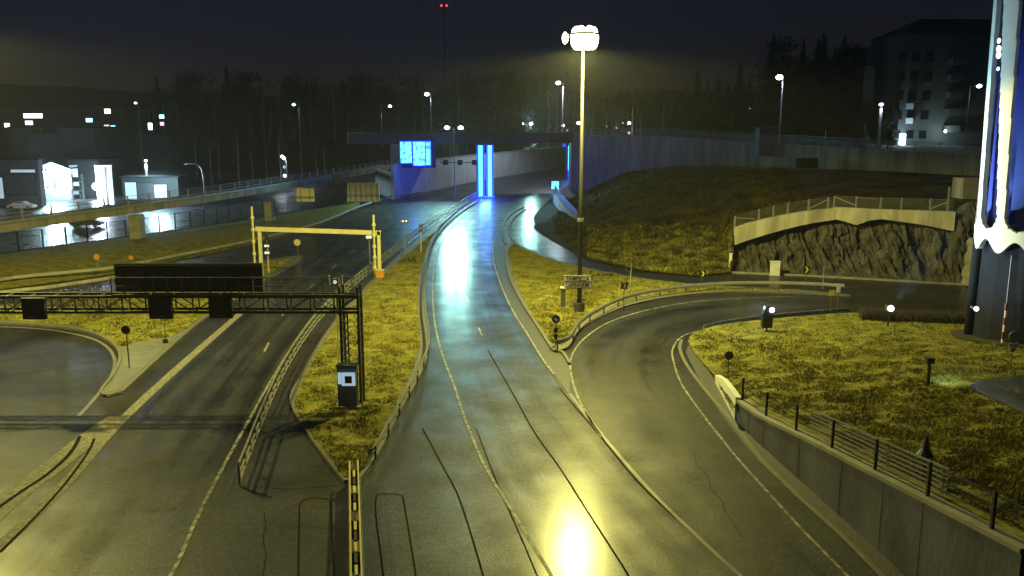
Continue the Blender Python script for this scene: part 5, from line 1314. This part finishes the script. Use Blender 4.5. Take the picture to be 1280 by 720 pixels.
# wood on the far left and centre
for i in range(110):
    D = random.uniform(300,400); px = random.uniform(190,720); q = PD(px,200,D)
    kind = random.choice(['bare','bare','pine','spruce']) if px < 420 else random.choice(['pine','spruce','pine','bare'])
    z = gz(q.x, D); z = z if z < 14 else 0
    tree(kind, (q.x,D,z), random.uniform(24,34) - z*.8, {'bare':'bare pale stemmed birch in the dark wood behind the overpass','pine':'dark pine in the wood behind the overpass','spruce':'dark spruce in the wood behind the overpass'}[kind], {'bare':'birches in the dark wood','pine':'pines in the dark wood','spruce':'spruces in the dark wood'}[kind])
for i,(px,pt) in enumerate(((873,80),(885,95),(898,88),(910,100),(926,75),(938,90),(950,118),(845,110),(860,98))):
    D = 165+ (i*37%40); q = PD(px,pt,D); tree('spruce', (q.x,D,10.5), q.z-10.5, '%s spruce from the left in the row before the blue white street lamp' % ('third','fifth','sixth','seventh','eighth','ninth','rightmost','first','second')[i], 'spruce row on the hilltop')
for i in range(34):
    D = random.uniform(178,240); px = 968+i*4.4+random.uniform(-5,5); q = PD(px, random.uniform(35,90) if px < 1110 else 110, D)
    tree(random.choice(['pine','spruce','spruce']), (q.x,D,10.6), max(8,q.z-10.6), 'tall dark tree in the mass left of the apartment block', 'tall trees before the apartment block')
tree('spruce', tuple(LB(1075,146,10.2)), 6.5, 'small lit spruce left of the slim lamp', None, 2); tree('spruce', tuple(LB(1108,152,10.2)), 8.5, 'taller lit spruce between the slim lamp and the apartment entrance', None, 0)
for i in range(22):
    D = random.uniform(200,330); px = random.uniform(720,860); q = PD(px,200,D); tree(random.choice(['pine','spruce','bare']), (q.x,D,10.8), random.uniform(9,15), 'faint tree on the misty horizon right of the mast', 'trees on the misty horizon')
for i in range(10):
    px = 240+i*19+random.uniform(-6,6); D = random.uniform(195,222); q = PD(px,200,D); tree('bare', (q.x,D,gz(q.x,D)), random.uniform(9,13), 'bare birch standing on the bank behind the light bridge', 'birches on the bank')
g_ = G(788,358); tree('bare', tuple(g_), ztop(g_,318)-g_.z, 'small bare tree on the triangular island', None, 1)
# shrub behind the left lane signal
def shrub(label, px, yt, yb, w_, n, name='bare_shrub', seed=3, m='bark'):
    g_ = G(px,yb); h = ztop(g_,yt)-g_.z; r = random.Random(seed); b = MB()
    for k in range(n):
        x = r.uniform(-w_/2,w_/2); a = r.uniform(0,6.28); p = g_+Vector((x,r.uniform(-.4,.4),-.05)); hh = h*r.uniform(.5,1)
        e = p+Vector((math.cos(a)*hh*.35,math.sin(a)*hh*.35,hh)); b.tube([p,p.lerp(e,.5)+Vector((0,0,.08)),e],[.02,.014,.006],3,cap=False)
        for j in range(4): c = p.lerp(e,r.uniform(.4,.95)); b.tube([c,c+Vector((r.uniform(-.3,.3),r.uniform(-.3,.3),r.uniform(.1,.35)))*hh*.6],[.010,.004],3,cap=False)
    return tag(b.build(name,m),label,'shrub')
shrub('bare tangled shrub behind the leftmost lane signal', 110, 350, 388, 5, 90)
shrub('small dry shrub by the median signal posts', 512, 316, 328, 1.6, 40, seed=8)
shrub('second bare shrub left of the big sign board on the corner grass', 65, 362, 386, 3, 50, seed=9)
# low clipped hedge before the ramp
h0, h1 = G(1075,399), G(1214,405); L_ = (h1-h0).length; r = random.Random(4); b = MB(); n = 1500
for k in range(n):
    p = h0.lerp(h1, r.random())+Vector((0,r.uniform(-.45,.45),0)); p.z = gz(p.x,p.y); hh = r.uniform(.4,1.0); e = p+Vector((r.uniform(-.25,.25),r.uniform(-.25,.25),hh)); b.tube([p,e],[.014,.005],3,cap=False)
    c = p.lerp(e,.6); b.tube([c,c+Vector((r.uniform(-.25,.25),r.uniform(-.25,.25),.25))],[.008,.004],3,cap=False)
tag(b.build('low_hedge','bark'),'low bare hedge along the ramp edge beside the tower','hedge')
lf = thing('low_fence','low dark fence with stubby posts under the bare hedge','fence',h0)
pts = [drop(h0.lerp(h1,i/16))+Vector((0,-.6,.0)) for i in range(17)]
MB().sweep(pts,[(-.05,.12),(.05,.12),(.05,.28),(-.05,.28)]).build('rail','black_metal',lf)
for q in pts: MB().box(q+Vector((0,0,.22)),(.14,.14,.5)).build('post','black_metal',lf)
# far ground cover hills closing the horizon
b = MB(); r = random.Random(2); NXh = 80
for i in range(NXh+1):
    x = -900+1800*i/NXh; zt_ = 34+14*mn.noise(Vector((x*.004,3,0)))+3*mn.noise(Vector((x*.03,1,0)))
    b.v += [Vector((x,520,0)),Vector((x,560,zt_*.75)),Vector((x,640,zt_)),Vector((x,900,zt_*.8))]
b.f = [(i*4+j,(i+1)*4+j,(i+1)*4+j+1,i*4+j+1) for i in range(NXh) for j in range(3)]
b.build('wooded_hills','needles',smooth=True,kind='structure')

# ------------------------------------------------------------ damp night air
HAZE = .0002
if HAZE:
    hz = MB().box((0,250,30),(2600,1900,66)); o = hz.build('haze','dirt',kind='stuff')
    m = bpy.data.materials.new('haze'); m.use_nodes = True; N, L = nodes(m); N.clear()
    out = N.new('ShaderNodeOutputMaterial'); v = N.new('ShaderNodeVolumePrincipled'); v.inputs['Density'].default_value = HAZE
    v.inputs['Color'].default_value = (.8,.82,.9,1); v.inputs['Anisotropy'].default_value = .3; L.new(v.outputs[0], out.inputs['Volume'])
    o.data.materials.clear(); o.data.materials.append(m); o['label'] = 'thin damp night haze over the whole junction'; o['category'] = 'haze'
